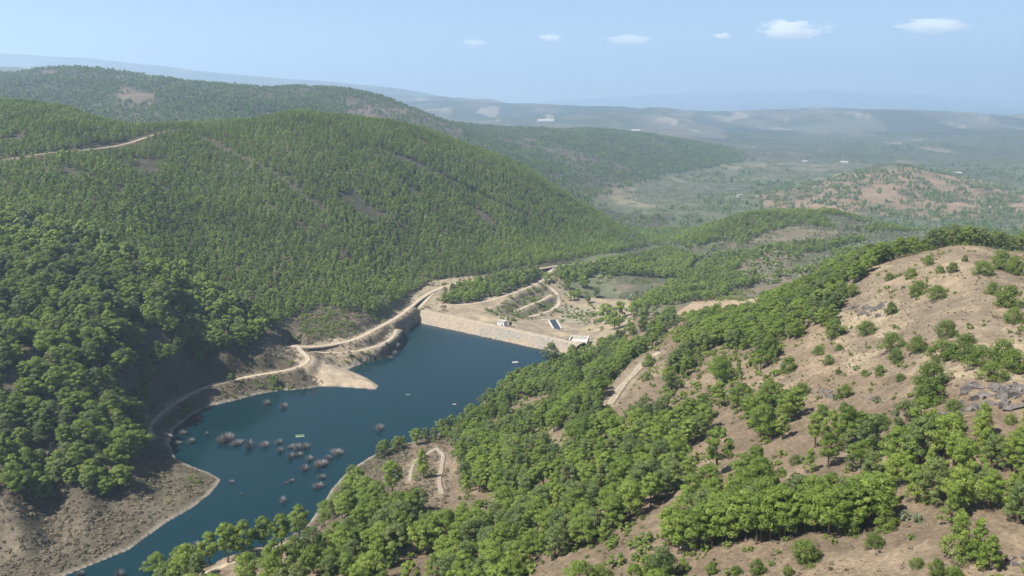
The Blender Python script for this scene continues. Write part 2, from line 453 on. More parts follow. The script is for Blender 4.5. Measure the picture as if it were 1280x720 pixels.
# roads: (photo points with heights), widths
ROADS = [
    ("dirt_road", "road", 5.2, [(190, 548, 2.5), (186, 536, 2.6), (197, 521, 3.3), (213, 508, 4.6), (230, 497, 5.9), (250, 487, 6.6), (270, 480, 7.3), (310, 471, 7.9), (345, 465, 7.6), (372, 459, 10.3),
                   (385, 450, 12.5), (379, 441, 14), (366, 433, 9.9)], "pale dirt road running along the left shore of the reservoir"),
    ("dirt_road", "road", 5.8, [(364, 433, 15.3), (400, 432, 14), (440, 425, 13.4), (470, 411, 13), (500, 394, 12.6), (514, 383, 11), (527, 372, 11.5), (545, 362, 13), (575, 353, 14.5), (620, 345, 15.2), (660, 338, 14),
                   (690, 333, 12), (720, 330, 9.5), (750, 326, 6.5), (787, 320, 3)], "pale dirt road from the shore junction past the dam into the valley"),
    ("dirt_road", "road", 3.6, [(392, 440, 11), (420, 441, 9.2), (450, 438, 8.4), (475, 431, 8), (490, 422, 8.2), (496, 412, 9)], "lower dirt road looping beside the water left of the dam"),
    ("dirt_road", "road", 5.0, [(524, 385, 8.0), (533, 375, 9.6), (541, 366, 11.8)], "short dirt ramp climbing from the dam crest"),
    ("dirt_road", "road", 5.5, [(548, 381, 8.6), (575, 381, 7.0), (605, 377, 6.8), (640, 367, 7), (665, 357, 6.5), (678, 350, 6.2), (687, 340, 8.5), (692, 334, 11)], "dirt road along the foot of the wood behind the dam"),
    ("dirt_road", "road", 5.5, [(662, 396, -6), (680, 391, -7), (695, 384, -6.5), (699, 376, -5), (695, 366, -2), (688, 359, 2)], "curved dirt road bending down to the spillway basin"),
    ("dirt_road", "road", 4.5, [(642, 391, -2), (660, 382, -1.5), (678, 375, -1), (690, 368, -0.6)], "thin dirt road across the grassy ground below the dam"),
    ("dirt_track", "track", 5.0, [(-40, 204, 148), (0, 201, 146), (60, 191, 147), (100, 188, 150), (135, 184, 153), (160, 179, 156), (185, 171, 158), (205, 165, 159), (232, 162, 161)], "narrow pale track crossing the saddle of the forested hill"),
    ("dirt_track", "track", 3.4, [(552, 618, 18), (549, 600, 18.5), (552, 583, 19), (553, 568, 18.5), (545, 560, 17)], "right of the two dirt tracks in the clearing above the water"),
    ("dirt_track", "track", 3.0, [(512, 602, 18), (514, 588, 18), (520, 576, 17.5), (533, 568, 17), (545, 560, 17)], "left of the two dirt tracks in the clearing above the water"),
    ("dirt_track", "track", 3.6, [(236, 724, 34), (262, 714, 36), (300, 699, 38), (340, 685, 37), (385, 669, 35), (430, 655, 35)], "dirt track behind the row of pines near the bottom left"),
    ("dirt_track", "track", 6.0, [(762, 505, 48), (775, 485, 48), (792, 467, 48), (806, 452, 45), (824, 440, 44)], "pale dirt track on the bare bank in the middle of the right slope"),
]

def land_z(px, py, Y0, Y1):
    """height of the interpolated ground along one sight line between two depths"""
    a, s = ray(px, py)
    ys = np.exp(np.linspace(math.log(Y0), math.log(Y1), 160))
    d = rbf(np.full(160, a), np.log(ys)) - s
    k = np.where((d[1:] >= 0) & (d[:-1] < 0))[0]
    if len(k) == 0: k = [int(np.argmin(np.abs(d)))]
    return CAMZ + s * ys[k[0]]

RPTS = []
for nm, mt, w, pts, lab in ROADS:
    if mt == "track":
        rng_ = (700, 1300) if pts[0][1] < 300 else (200, 700)
        p3 = [at_z(x, y, land_z(x, y, *rng_)) for x, y, z in pts]
    else:
        p3 = [at_z(x, y, z) for x, y, z in pts]
    # smooth and resample (Catmull-Rom)
    P = np.array(p3); Q = np.vstack([2 * P[0] - P[1], P, 2 * P[-1] - P[-2]])
    out = []
    for i in range(1, len(Q) - 2):
        L = np.linalg.norm(Q[i + 1] - Q[i]); k = max(2, int(L / 4))
        for t in np.linspace(0, 1, k, endpoint=False):
            out.append(0.5 * ((2 * Q[i]) + (-Q[i - 1] + Q[i + 1]) * t + (2 * Q[i - 1] - 5 * Q[i] + 4 * Q[i + 1] - Q[i + 2]) * t * t
                              + (-Q[i - 1] + 3 * Q[i] - 3 * Q[i + 1] + Q[i + 2]) * t ** 3))
    out.append(P[-1])
    RPTS.append(np.array(out))

# relief
near_k = 1 - sstep(1500, 3000, GY)
fy = GY
gully = fbm(GX, GY, 90, 4, 3) * 3.2 * sstep(150, 700, fy) * (1 - sstep(2000, 2600, fy))
gully += (0.5 - np.abs(fbm(GX, GY, 160, 3, 31)) * 2.2) * 4.5 * sstep(600, 1000, fy) * (1 - sstep(2000, 2600, fy)) * (Z > 15)
fine = fbm(GX, GY, 14, 4, 5) * 0.75 * near_k
ridge = (0.55 - 2 * np.abs(fbm(GX, GY, 420, 4, 9))) * 18 * sstep(1600, 2300, fy) * (1 - sstep(4200, 6000, fy)) * sstep(-55, 60, Z)
valley = fbm(GX, GY, 500, 4, 12) * 7 * sstep(1500, 2500, fy) * (1 - sstep(-50, 20, Z))
farh = (0.60 - 2.0 * np.abs(fbm(GX, GY, 1700, 5, 15))) * 105 * sstep(3800, 7000, fy) * (1 - 0.85 * sstep(9500, 11500, fy))
mtn = (0.6 - 2.0 * np.abs(fbm(GX, GY, 3500, 5, 19))) * 55 * sstep(10500, 13000, fy) * (1 - sstep(15500, 18000, fy)) * (ga < 0.05)
# shoreline
nearm = (GY > 200) & (GY < 900) & (GX < 160) & (GX > -420)
ds = np.full(GX.shape, 1e4); ins = np.zeros(GX.shape, bool)
ds[nearm], _ = dist_polyline(GX[nearm], GY[nearm], SHORE, True)
ins[nearm] = in_poly(GX[nearm], GY[nearm], SHORE)
shore_k = sstep(2, 45, ds)
Z = Z + (gully + ridge + valley + farh + mtn) * shore_k + fine * sstep(0, 8, ds)
bank = 0.12 + ds * np.where((GX < -62) & (GY > 478), 0.34, 0.16) + np.where((GX < -62) & (GY > 478), fbm(GX, GY, 9, 3, 23) * 1.8 * sstep(1, 7, ds), 0)
wb_ = sstep(3, 26, ds)
Z = np.where(ins, -np.minimum(ds * 0.28, 9) - 0.05, np.where(ds < 26, bank * (1 - wb_) + np.maximum(Z, bank * 0.6) * wb_, Z))
# downstream side of the dam must not be lifted
rd = np.full(GX.shape, 1e4)
for (nm, mt, w, pts, lab), P in zip(ROADS, RPTS):
    x0, x1 = P[:, 0].min() - 30, P[:, 0].max() + 30; y0, y1 = P[:, 1].min() - 30, P[:, 1].max() + 30
    mk = (GX > x0) & (GX < x1) & (GY > y0) & (GY < y1)
    idx = np.where(mk)[0]
    d, par = dist_polyline(GX[idx], GY[idx], P)
    i0 = np.minimum(par.astype(int), len(P) - 2); t = par - i0
    rz = P[i0, 2] * (1 - t) + P[i0 + 1, 2] * t
    k = 1 - sstep(w / 2 + 1.6, w / 2 + 8.0, d + 1.6 * fbm(GX[idx], GY[idx], 11, 3, 29))
    Z[idx] = Z[idx] * (1 - k) + (rz - 0.05) * k
    rd[idx] = np.minimum(rd[idx], d - w / 2)

ZG = Z.reshape(NR, NCOL)
SG = (ZG - CAMZ) / np.exp(rows)[:, None]
CUM = np.maximum.accumulate(SG, axis=0)

def bil(G, x, y):
    a = x / y; l = np.log(y)
    ci = np.clip(np.interp(a, cols, np.arange(NCOL)), 0, NCOL - 1.001); ri = np.clip(np.interp(l, rows, np.arange(NR)), 0, NR - 1.001)
    c0 = ci.astype(int); r0 = ri.astype(int); fc = ci - c0; fr = ri - r0
    return (G[r0, c0] * (1 - fc) + G[r0, c0 + 1] * fc) * (1 - fr) + (G[r0 + 1, c0] * (1 - fc) + G[r0 + 1, c0 + 1] * fc) * fr

def hgt(x, y):
    return bil(ZG, np.asarray(x, float), np.asarray(y, float))

def hgt1(x, y):
    return float(hgt(np.array([x]), np.array([y]))[0])

def visible(x, y, z, h, margin=0.012):
    return (z + h - CAMZ) / y > bil(CUM, x, y) - margin

def on_ground(px, py, Y0=120, Y1=4000):
    """first hit of a sight line with the finished ground"""
    a, s = ray(px, py)
    ys = np.exp(np.linspace(math.log(Y0), math.log(Y1), 1500))
    d = (hgt(a * ys, ys) - CAMZ) / ys - s
    k = np.where(d >= 0)[0]
    i = int(k[0]) if len(k) else int(np.argmax(d))
    return a * ys[i], ys[i], hgt1(a * ys[i], ys[i])

# ------------------------------------------------------------------ terrain: albedo regions
PX, PY = project(GX, GY, Z)
T = np.empty((len(GX), 3)); T[:] = (0.150, 0.158, 0.095)                      # valley
def paint(mask, col, k=1.0):
    k = np.clip(mask * k, 0, 1)[:, None]
    T[:] = T * (1 - k) + np.array(col) * k
nz1 = fbm(GX, GY, 60, 4, 41); nz2 = fbm(GX, GY, 22, 4, 43); nzb = fbm(GX, GY, 260, 4, 47); nzf = fbm(GX, GY, 700, 5, 53); nzp = fbm(GX, GY, 330, 3, 59)
far = sstep(3000, 4200, GY)
paint(sstep(0.02, 0.16, nzb) * sstep(1300, 1700, GY), (0.27, 0.225, 0.15), 0.75)
paint(sstep(0.1, 0.2, nzp) * sstep(1300, 1700, GY), (0.11, 0.13, 0.07), 0.8)
paint(far, (0.062, 0.080, 0.048)); paint(far * sstep(0.0, 0.22, fbm(GX, GY, 330, 5, 57)), (0.15, 0.135, 0.095), 0.7); paint(far * sstep(0.12, 0.3, fbm(GX, GY * 0.4, 260, 4, 63)), (0.17, 0.15, 0.11), 0.6)
paint(far * sstep(0.40, 0.50, fbm(GX, GY * 0.45, 170, 3, 67)), (0.34, 0.275, 0.205), 0.8)
paint(far * sstep(0.12, 0.25, fbm(GX, GY * 0.5, 600, 5, 61)), (0.036, 0.054, 0.032), 0.85)
lefthill = (PX < 640 + (GY - 700) * 0.40) & (GY < 1900) & (Z > -30) & (GX < 150) & (ga < 0.2)
hill = ((GX < 40 + (GY - 900) * 0.3) & (GY > 330) & (GY < 2000) & ((GX < -120) | (GY > 820))).astype(float)
paint(hill, (0.088, 0.082, 0.052))
paint(hill * sstep(0.1, 0.35, nz1), (0.135, 0.108, 0.076), 0.7)
ridge_k = sstep(1900, 2100, GY) * (1 - sstep(3600, 4200, GY)) * sstep(-50, -15, Z) * (ga < 0.28)
paint(ridge_k, (0.058, 0.066, 0.038))
paint(ridge_k * sstep(0.08, 0.2, fbm(GX, GY, 380, 4, 71)), (0.14, 0.115, 0.085), 0.7)
redp = in_poly(PX, PY, [(135, 86), (200, 92), (190, 130), (160, 150), (140, 140), (150, 110)]) & (GY > 1900)
paint(redp * sstep(-0.25, 0.15, fbm(GX, GY, 200, 4, 87)), (0.20, 0.15, 0.115), 0.75)
redp = in_poly(PX, PY, [(430, 120), (500, 128), (580, 160), (570, 185), (500, 150), (430, 150)]) & (GY > 1900)
paint(redp * sstep(-0.2, 0.1, nzb), (0.20, 0.15, 0.125), 0.75)
rh = (GY > 1900) & (GY < 3000) & (ga > 0.26) & in_poly(PX, PY, [(940, 245), (1060, 218), (1135, 210), (1200, 222), (1300, 250), (1300, 282), (1100, 270), (960, 262)])
paint(rh.astype(float), (0.26, 0.185, 0.12), 0.92); paint(rh * sstep(0.0, 0.2, fbm(GX, GY, 90, 4, 83)), (0.35, 0.25, 0.165), 0.8)
# right spur
spur = ((GY < 760) & (GX > -150 + 0 * GX) & (GX > (GY - 760) * 0.4 + 60)).astype(float)
spur = np.maximum(spur, ((GY < 520) & (GX > -130) & ~ins).astype(float) * (PX > 300))
paint(spur, (0.205, 0.155, 0.105)); paint(spur * sstep(-0.1, 0.35, nz2), (0.285, 0.217, 0.148), 0.7)
tan_ = in_poly(PX, PY, [(1040, 420), (1050, 350), (1110, 318), (1200, 300), (1400, 310), (1400, 480), (1150, 470), (1060, 470)]) & (GY < 600)
paint(tan_.astype(float), (0.330, 0.256, 0.172)); paint(tan_ * sstep(-0.05, 0.3, nz1 + 0.5 * nz2), (0.215, 0.168, 0.12), 0.8)
paint(tan_ * sstep(0.15, 0.4, nz2), (0.40, 0.325, 0.215), 0.7)
nb = in_poly(PX, PY, [(840, 395), (870, 375), (960, 352), (965, 380), (890, 405)]) & (GY < 800)
paint(nb.astype(float), (0.42, 0.32, 0.21))
slope2 = (GY > 780) & (GY < 1500) & (ga > 0.12) & (Z > -30)
slope2 = slope2 | ((PX > 770) & (PX < 1000) & (PY > 325) & (PY < 395) & (GY > 780) & (GY < 1500))
paint(slope2.astype(float), (0.105, 0.11, 0.068)); paint(slope2 * sstep(0.05, 0.2, fbm(GX, GY, 110, 4, 77)), (0.22, 0.175, 0.125), 0.7)
# left bank
lb = ((GX < -60) & (GY > 330) & (GY < 720) & (ds < 80) & (PY > 380)).astype(float)
paint(lb, (0.125, 0.104, 0.073), 0.92); paint(lb * sstep(0.0, 0.3, nz2), (0.175, 0.145, 0.105), 0.8)
paint(lb * sstep(0.05, 0.3, nz1), (0.14, 0.122, 0.072), 0.6)
# dam surroundings
dm = in_poly(PX, PY, [(355, 438), (430, 420), (500, 385), (540, 350), (600, 345), (690, 338), (720, 372), (790, 375), (790, 410), (745, 450), (700, 440), (520, 400), (470, 452), (430, 465)]) & (GY > 600) & (GY < 1000)
paint(dm.astype(float), (0.38, 0.305, 0.21), 0.95); paint(dm * sstep(0.05, 0.3, nz2), (0.26, 0.22, 0.155), 0.8)
dg = in_poly(PX, PY, [(600, 392), (650, 370), (690, 356), (700, 385), (670, 400), (640, 396)]) & (GY > 700) & (GY < 1000)
paint(dg.astype(float), (0.185, 0.165, 0.11), 0.8); paint(dg * sstep(0.1, 0.25, nz2), (0.16, 0.13, 0.11), 0.8)
dfl = in_poly(PX, PY, [(700, 385), (735, 383), (740, 400), (705, 405)]) & (GY > 700)
paint(dfl.astype(float), (0.30, 0.27, 0.19), 0.9)
spit = in_poly(PX, PY, [(368, 450), (392, 447), (440, 464), (482, 485), (430, 490), (398, 480)]) & (GY > 500) & (GY < 700)
paint(spit.astype(float), (0.46, 0.37, 0.265))
paint((1 - sstep(0.6, 3.2 + 3 * nz2, ds)) * (~ins), (0.34, 0.295, 0.235), 0.8)
paint((1 - sstep(0.0, 3.0, rd + 2.0 * nz2)) * (GY < 1000), (0.33, 0.265, 0.19), 0.7)
paint(ins.astype(float), (0.06, 0.07, 0.06))

co = np.stack([GX, GY, Z], 1)
me = grid_mesh("ground", co, NR, NCOL, [M["ground"]])
at_ = me.attributes.new("tint", 'FLOAT_COLOR', 'POINT')
at_.data.foreach_set("color", np.concatenate([T, np.ones((len(T), 1))], 1).astype(np.float32).ravel())
g = link("ground", me)
tag(g, kind="structure")

# water sheet of the reservoir (reaches a little under its banks)
mb = MB()
cx_, cy_ = np.mean([p[0] for p in SHORE]), np.mean([p[1] for p in SHORE])
pts = np.array(SHORE); nxt = np.roll(pts, -1, 0); prv = np.roll(pts, 1, 0)
tn = nxt - prv; nrm = np.stack([tn[:, 1], -tn[:, 0]], 1); nrm /= np.linalg.norm(nrm, axis=1)[:, None] + 1e-9
area = np.sum(pts[:, 0] * nxt[:, 1] - nxt[:, 0] * pts[:, 1])
pts = pts + nrm * (0.6 if area > 0 else -0.6)
me = bpy.data.meshes.new("reservoir_water")
me.from_pydata([(x, y, 0.0) for x, y in pts], [], [tuple(range(len(pts)))])
me.materials.append(M["water"])
import bmesh
bm = bmesh.new(); bm.from_mesh(me); bmesh.ops.triangulate(bm, faces=bm.faces[:])
for f_ in bm.faces:
    if f_.normal.z < 0: f_.normal_flip()
bm.to_mesh(me); bm.free()
tag(link("reservoir_water", me), kind="structure")

# roads
def strip(name, P, w, mat, lab):
    P = P.copy(); x, y = P[:, 0], P[:, 1]
    tx, ty = np.gradient(x), np.gradient(y); L = np.hypot(tx, ty) + 1e-9; nx, ny = -ty / L, tx / L
    offs = np.array([-1.0, -0.9, -0.5, 0.0, 0.5, 0.9, 1.0]) * w / 2
    wob = 1 + 0.38 * fbm(x, y, 16, 3, 91)
    V = []
    for k, o in enumerate(offs):
        X, Yy = x + nx * o * wob, y + ny * o * wob
        zz = np.maximum(hgt(X, Yy), P[:, 2] - 0.3) + (0.14 if 0 < k < 6 else -0.7)
        V.append(np.stack([X, Yy, zz], 1))
    V = np.stack(V, 1).reshape(-1, 3)
    o = link(name, grid_mesh(name, V, len(P), 7, [mat]))
    me = o.data
    at_ = me.attributes.new('across', 'FLOAT', 'POINT'); at_.data.foreach_set('value', np.tile(offs / (w / 2), len(P)).astype(np.float32))
    tag(o, lab, None, None, "structure")
    return o
for (nm, mt, w, pts_, lab), P in zip(ROADS, RPTS):
    strip(nm, P, w, M[mt], lab)

# ------------------------------------------------------------------ the dam and its works
DL = np.array(at_z(521, 385.5, 7.2)); DR = np.array(at_z(719, 428.5, 6.2))
ax = DR - DL; DLEN = float(np.hypot(ax[0], ax[1])); ax2 = ax[:2] / DLEN
up2 = np.array([ax2[1], -ax2[0]])                       # towards the water
if up2[1] > 0: up2 = -up2
def dam_pt(t, o, z):
    p = DL[:2] + ax[:2] * t + up2 * o
    return (p[0], p[1], z)
dam = link("earth_dam", None, None, dam_pt(0.5, 0, 0))
tag(dam, "long low earth dam faced with grey and pinkish rubble closing the reservoir", "dam")
def dam_grid(name, prof, mat, amp, seed, nu=150, sub=10):
    o_, z_ = [], []
    for (o0, z0), (o1, z1) in zip(prof[:-1], prof[1:]):
        for k in range(sub):
            o_.append(o0 + (o1 - o0) * k / sub); z_.append(z0 + (z1 - z0) * k / sub)
    o_.append(prof[-1][0]); z_.append(prof[-1][1])
    o_, z_ = np.array(o_), np.array(z_)
    t = np.linspace(-0.03, 1.03, nu)
    TT, OO = np.meshgrid(t, o_, indexing="ij"); ZZ = np.broadcast_to(z_, TT.shape).copy()
    X = DL[0] + ax[0] * TT + up2[0] * OO; Y = DL[1] + ax[1] * TT + up2[1] * OO
    ZZ = ZZ + (DL[2] + (DR[2] - DL[2]) * TT - 6.7)
    nz = fbm(X, Y, 3.2, 3, seed) * amp
    X = X - dam.location.x + up2[0] * nz; Y = Y - dam.location.y + up2[1] * nz; ZZ = ZZ + nz * 0.6
    return link(name, grid_mesh(name, np.stack([X, Y, ZZ], 2).reshape(-1, 3), nu, len(o_), [mat]), dam)
dam_grid("rubble_face", [(24, -4.0), (15.5, 0.2), (14.0, 0.9), (3.2, 6.55)], M["riprap"], 0.55, 5, 240, 9)
dam_grid("crest_road", [(3.2, 6.45), (2.8, 6.75), (-3.0, 6.75), (-3.4, 6.4)], M["road"], 0.10, 6, 150, 3)
dam_grid("downstream_slope", [(-3.4, 6.4), (-20, 0.0), (-42, -11)], M["track"], 0.5, 7, 150, 8)

def pt_on(px, py, Y0=600, Y1=1100):
    return np.array(on_ground(px, py, Y0, Y1))

# gatehouse behind the crest
gp = np.array(at_z(628, 405, 3.0)); gp[2] = max(hgt1(gp[0], gp[1]), 2.2)
ang = math.atan2(ax2[1], ax2[0])
gh = link("gatehouse", None, None, tuple(gp)); gh.rotation_euler = (0, 0, ang)
tag(gh, "small white gatehouse with a flat grey roof behind the dam crest", "building")
mb = MB(); mb.box((0, 0, 1.3), (7.6, 5.0, 4.6)); mb.build("wall", M["white"], gh)
mb = MB(); mb.box((0, 0, 3.85), (8.6, 6.0, 0.45)); mb.build("roof", M["roof"], gh)
mb = MB(); mb.box((1.8, -2.53, 1.15), (1.2, 0.1, 2.2)); mb.build("door", M["dark"], gh)
wm = None
for k, wx in enumerate((-2.4, -0.4)):
    mb = MB(); mb.box((wx, -2.53, 1.9), (1.1, 0.1, 1.0)); mb.build("window", M["dark"], gh)
# dark box added to stand in for the shade at its right end
tp = np.array(at_z(638, 405, 3.0))
tk = MB(); tk.box((0, 0, 1.0), (2.4, 2.4, 2.6)); tk.box((0, 0, 2.4), (2.7, 2.7, 0.25))
tag(tk.build("gatehouse_shade_box", M["dark"], None, (tp[0], tp[1], gp[2])), "dark box added in place of shade against the right end of the white gatehouse", "shade block")

# spillway inlet at the right abutment
s0 = np.array(at_z(724, 424, 5.0)); s0[2] = max(hgt1(s0[0], s0[1]), 4.2)
sp = link("spillway_inlet", None, None, tuple(s0)); sp.rotation_euler = (0, 0, ang * 0.35)
tag(sp, "white concrete spillway inlet with raised walls at the dam's right end", "spillway")
mb = MB(); mb.box((0, -2, 0.1), (12, 8, 0.7)); mb.build("floor_slab", M["concrete"], sp)
mb = MB(); mb.box((0, 3.2, 1.3), (15, 0.9, 3.2)); mb.build("back_wall", M["concrete"], sp)
for sx, h in ((-7.2, 2.6), (7.2, 3.6)):
    mb = MB()
    y0, y1 = -9.0, 3.7
    mb.add([(sx - .45, y0, -1), (sx + .45, y0, -1), (sx + .45, y1, -1), (sx - .45, y1, -1),
            (sx - .45, y0, 0.9), (sx + .45, y0, 0.9), (sx + .45, y1, h), (sx - .45, y1, h)],
           [(3, 2, 1, 0), (4, 5, 6, 7), (0, 1, 5, 4), (1, 2, 6, 5), (2, 3, 7, 6), (3, 0, 4, 7)])
    mb.build("wing_wall", M["concrete"], sp)
mb = MB(); mb.box((-11, -4.5, 0.6), (6.5, 0.8, 2.6), 0.7); mb.build("approach_wall", M["concrete"], sp)

# stilling basin below the dam
b0 = np.array(at_z(690, 400, -8.0)); b1 = np.array(at_z(697, 412, -8.0))
d = b0 - b1; bl = float(np.hypot(d[0], d[1])); ba = math.atan2(d[1], d[0])
bz = -8.0
sb = link("stilling_basin", None, None, (b1[0], b1[1], bz)); sb.rotation_euler = (0, 0, ba)
tag(sb, "narrow stilling basin of dark water between white concrete walls below the dam", "basin")
mb = MB(); mb.box((bl / 2, 0, -0.2), (bl, 6.4, 0.8)); mb.build("water_surface", M["basin"], sb)
for sy in (-1, 1):
    mb = MB(); mb.box((bl / 2 - 2, sy * 3.8, 0.2), (bl - 4, 1.1, 2.4)); mb.build("side_wall", M["concrete"], sb)
mb = MB(); mb.box((bl - 2, 7.0, 0.2), (1.1, 7.5, 2.2)); mb.build("wing_wall", M["concrete"], sb)

# ------------------------------------------------------------------ plant builders
def leaf_quads(c, nrm, size, asp, r):
    n = len(c)
    t = r.normal(size=(n, 3)); nrm = nrm / (np.linalg.norm(nrm, axis=1)[:, None] + 1e-9)
    t -= nrm * np.sum(t * nrm, 1)[:, None]; t /= np.linalg.norm(t, axis=1)[:, None] + 1e-9
    b = np.cross(nrm, t)
    s = size[:, None]
    j = r.uniform(0.7, 1.3, (n, 4, 1))
    V = np.stack([c - t * s * j[:, 0], c + b * s * asp * j[:, 1], c + t * s * j[:, 2], c - b * s * asp * j[:, 3]], 1)
    return V

def mesh_from_quads(name, V, shade, mats, extra=None, tri=False):
    """V (n,4,3) leaves in slot 0; extra = MB of wood in slot 1"""
    k_ = 3 if tri else 4
    n = len(V); co = V[:, :k_].reshape(-1, 3)
    sh = np.repeat(shade, k_)
    fs = [tuple(range(k_ * i, k_ * i + k_)) for i in range(n)]
    mi = [0] * n
    cl = [tuple(p) for p in co.tolist()]
    if extra is not None:
        bse = len(cl); cl += extra.v; fs += [tuple(i + bse for i in f) for f in extra.f]; mi += [1] * len(extra.f)
        sh = np.concatenate([sh, np.zeros(len(extra.v))])
    me = bpy.data.meshes.new(name)
    me.from_pydata(cl, [], fs)
    for m_ in mats: me.materials.append(m_)
    me.polygons.foreach_set("material_index", mi)
    a = me.attributes.new("shade", 'FLOAT', 'POINT'); a.data.foreach_set("value", sh.astype(np.float32))
    me.update()
    return me

def crown(r, H, R, base, ncl, nlf, leaf, style="round", flat=0.8, asp=0.5):
    """clumps of small leaf faces spread through the crown's volume"""
    Vs, Ss, cl = [], [], []
    lean = r.normal(0, 0.05 * R, 2)
    for i in range(ncl):
        t = (i + r.uniform(0, 1)) / ncl
        if style == "round":
            prof = math.sin(math.pi * min(1, 0.18 + 0.80 * t) ** 1.15) ** 0.7
        elif style == "cone":
            prof = (1 - t) ** 0.75 * 0.95 + 0.12
        else:
            prof = math.sqrt(max(0.0, 1 - t ** 2.2)) * 0.95 + 0.1
        rr = R * prof
        ph = i * 2.399 + r.uniform(-0.5, 0.5)
        rad = rr * r.uniform(0.35, 0.98)
        rc = R * r.uniform(0.20, 0.37) * (1.0 if style != "cone" else 0.8 + 0.3 * (1 - t))
        c = np.array([math.cos(ph) * rad + lean[0] * t, math.sin(ph) * rad + lean[1] * t, base + (H - base) * (0.08 + 0.88 * t) - rc * 0.25])
        cl.append((c, rc))
        d = r.normal(size=(nlf, 3)); d[:, 2] = d[:, 2] + 0.25
        d /= np.linalg.norm(d, axis=1)[:, None]
        u = r.uniform(0.45, 1.08, nlf) ** 0.5
        p = c + d * (rc * u)[:, None] * np.array([1, 1, flat])
        p[:, 2] = np.maximum(p[:, 2], 0.12)
        nr = d + r.normal(0, 0.42, (nlf, 3)); nr[:, 2] += 0.45
        Vs.append(leaf_quads(p, nr, leaf * r.uniform(0.65, 1.3, nlf), asp, r))
        tone = r.uniform(0.28, 0.72)
        Ss.append(np.clip(tone + r.uniform(-0.22, 0.22, nlf) + 0.12 * (u - 0.8), 0, 1))
    return np.concatenate(Vs), np.concatenate(Ss), cl

def trunk_mb(r, H, base, cl, thick):
    w = MB(); pts = [np.array([0, 0, -0.8])]
    n = 4; bend = r.normal(0, 0.035 * H, (n + 1, 2))
    for k in range(1, n + 1):
        z = H * 0.86 * k / n
        pts.append(np.array([bend[k, 0] * k / n, bend[k, 1] * k / n, z]))
    for k in range(n):
        w.tube(pts[k], pts[k + 1], thick * (1 - 0.82 * k / n), thick * (1 - 0.82 * (k + 1) / n), 6)
    for c, rc in cl[::2]:
        z0 = max(0.25 * base, c[2] - 0.45 * math.hypot(c[0], c[1]) - 0.2 * rc)
        k = min(n - 1, int(z0 / (H * 0.86) * n)); f = z0 / (H * 0.86) * n - k
        p = pts[k] + (pts[k + 1] - pts[k]) * min(max(f, 0), 1)
        w.tube(p, c, thick * 0.32, thick * 0.08, 4)
    return w

def pine_meshes(name, seed, H, R, bf, ncl, nlf, leaf, style, mat, flat=0.8, asp=0.5):
    r = np.random.default_rng(seed)
    V, S_, cl = crown(r, H, R, H * bf, ncl, nlf, leaf, style, flat, asp)
    w = trunk_mb(r, H, H * bf, cl, 0.022 * H + 0.03)
    return V, S_, w, mat

PROTO = {}
def proto(key, *args, tri=False, **kw):
    V, S_, w, mat = pine_meshes(key, *args, **kw)
    crown_me = mesh_from_quads("crown", V, S_, [mat], None, tri)
    trunk_me = w.mesh("trunk", [M["bark"]])
    trunk_me.attributes.new("shade", 'FLOAT', 'POINT')
    joint = mesh_from_quads("pine", V, S_, [mat, M["bark"]], w, tri)
    PROTO[key] = (crown_me, trunk_me, joint)

# height 10 m trees, scaled when they are set out
for i in range(6):
    proto(f"pine{i}", 100 + i, 10, (3.5, 3.1, 3.9, 3.3, 2.9, 3.6)[i], (0.22, 0.30, 0.26, 0.14, 0.34, 0.2)[i], (30, 27, 33, 29, 25, 31)[i], 135, 0.33, "round", M["dark_pine"] if i in (3, 5) else M["pine"], flat=0.6, asp=0.46, tri=True)
for i in range(3):
    proto(f"young{i}", 130 + i, 10, (2.9, 3.3, 2.7)[i], 0.06, 26, 120, 0.32, "cone", M["pine"], asp=0.46, tri=True)
for i in range(3):
    proto(f"bush{i}", 150 + i, 10, (5.6, 5.0, 6.2)[i], 0.02, 34, 130, 0.44, "dome", M["bush"], flat=0.9, tri=True)
for i in range(4):
    proto(f"mid{i}", 170 + i, 10, (3.9, 3.5, 4.2, 3.6)[i], 0.2, 18, 44, 0.50, "round", M["dark_pine"] if i == 3 else M["pine"])
for i in range(2):
    proto(f"dry{i}", 230 + i, 10, 3.2, 0.2, 18, 40, 0.42, "round", M["dry"])
for i in range(5):
    proto(f"plant{i}", 190 + i, 10, (3.0, 2.7, 3.2, 2.8, 3.1)[i], 0.12, 12, 34, 0.56, "cone" if i % 2 else "dome", M["plantation"])

def patch_mesh(name, seed, n, span, H, R, mat, style="dome", nlf=9, ncl=4, leaf=0.32, grid=False, sink=0.8):
    r = np.random.default_rng(seed); Vs, Ss = [], []
    k = 0
    for i in range(n):
        h = H * r.uniform(0.7, 1.25); rr = R * h / H
        V, S_, cl = crown(r, h, rr, h * 0.1, ncl, nlf, leaf * h, style)
        if grid:
            q = int(math.sqrt(n)); off = np.array([(i % q + 0.5) / q - 0.5, (i // q + 0.5) / q - 0.5]) * span + r.normal(0, 0.7, 2)
        else:
            off = r.uniform(-0.5, 0.5, 2) * span
        V = V + np.array([off[0], off[1], -sink]); tone = r.uniform(-0.22, 0.22)
        Vs.append(V); Ss.append(np.clip(S_ + tone, 0, 1))
    return mesh_from_quads(name, np.concatenate(Vs), np.concatenate(Ss), [mat])

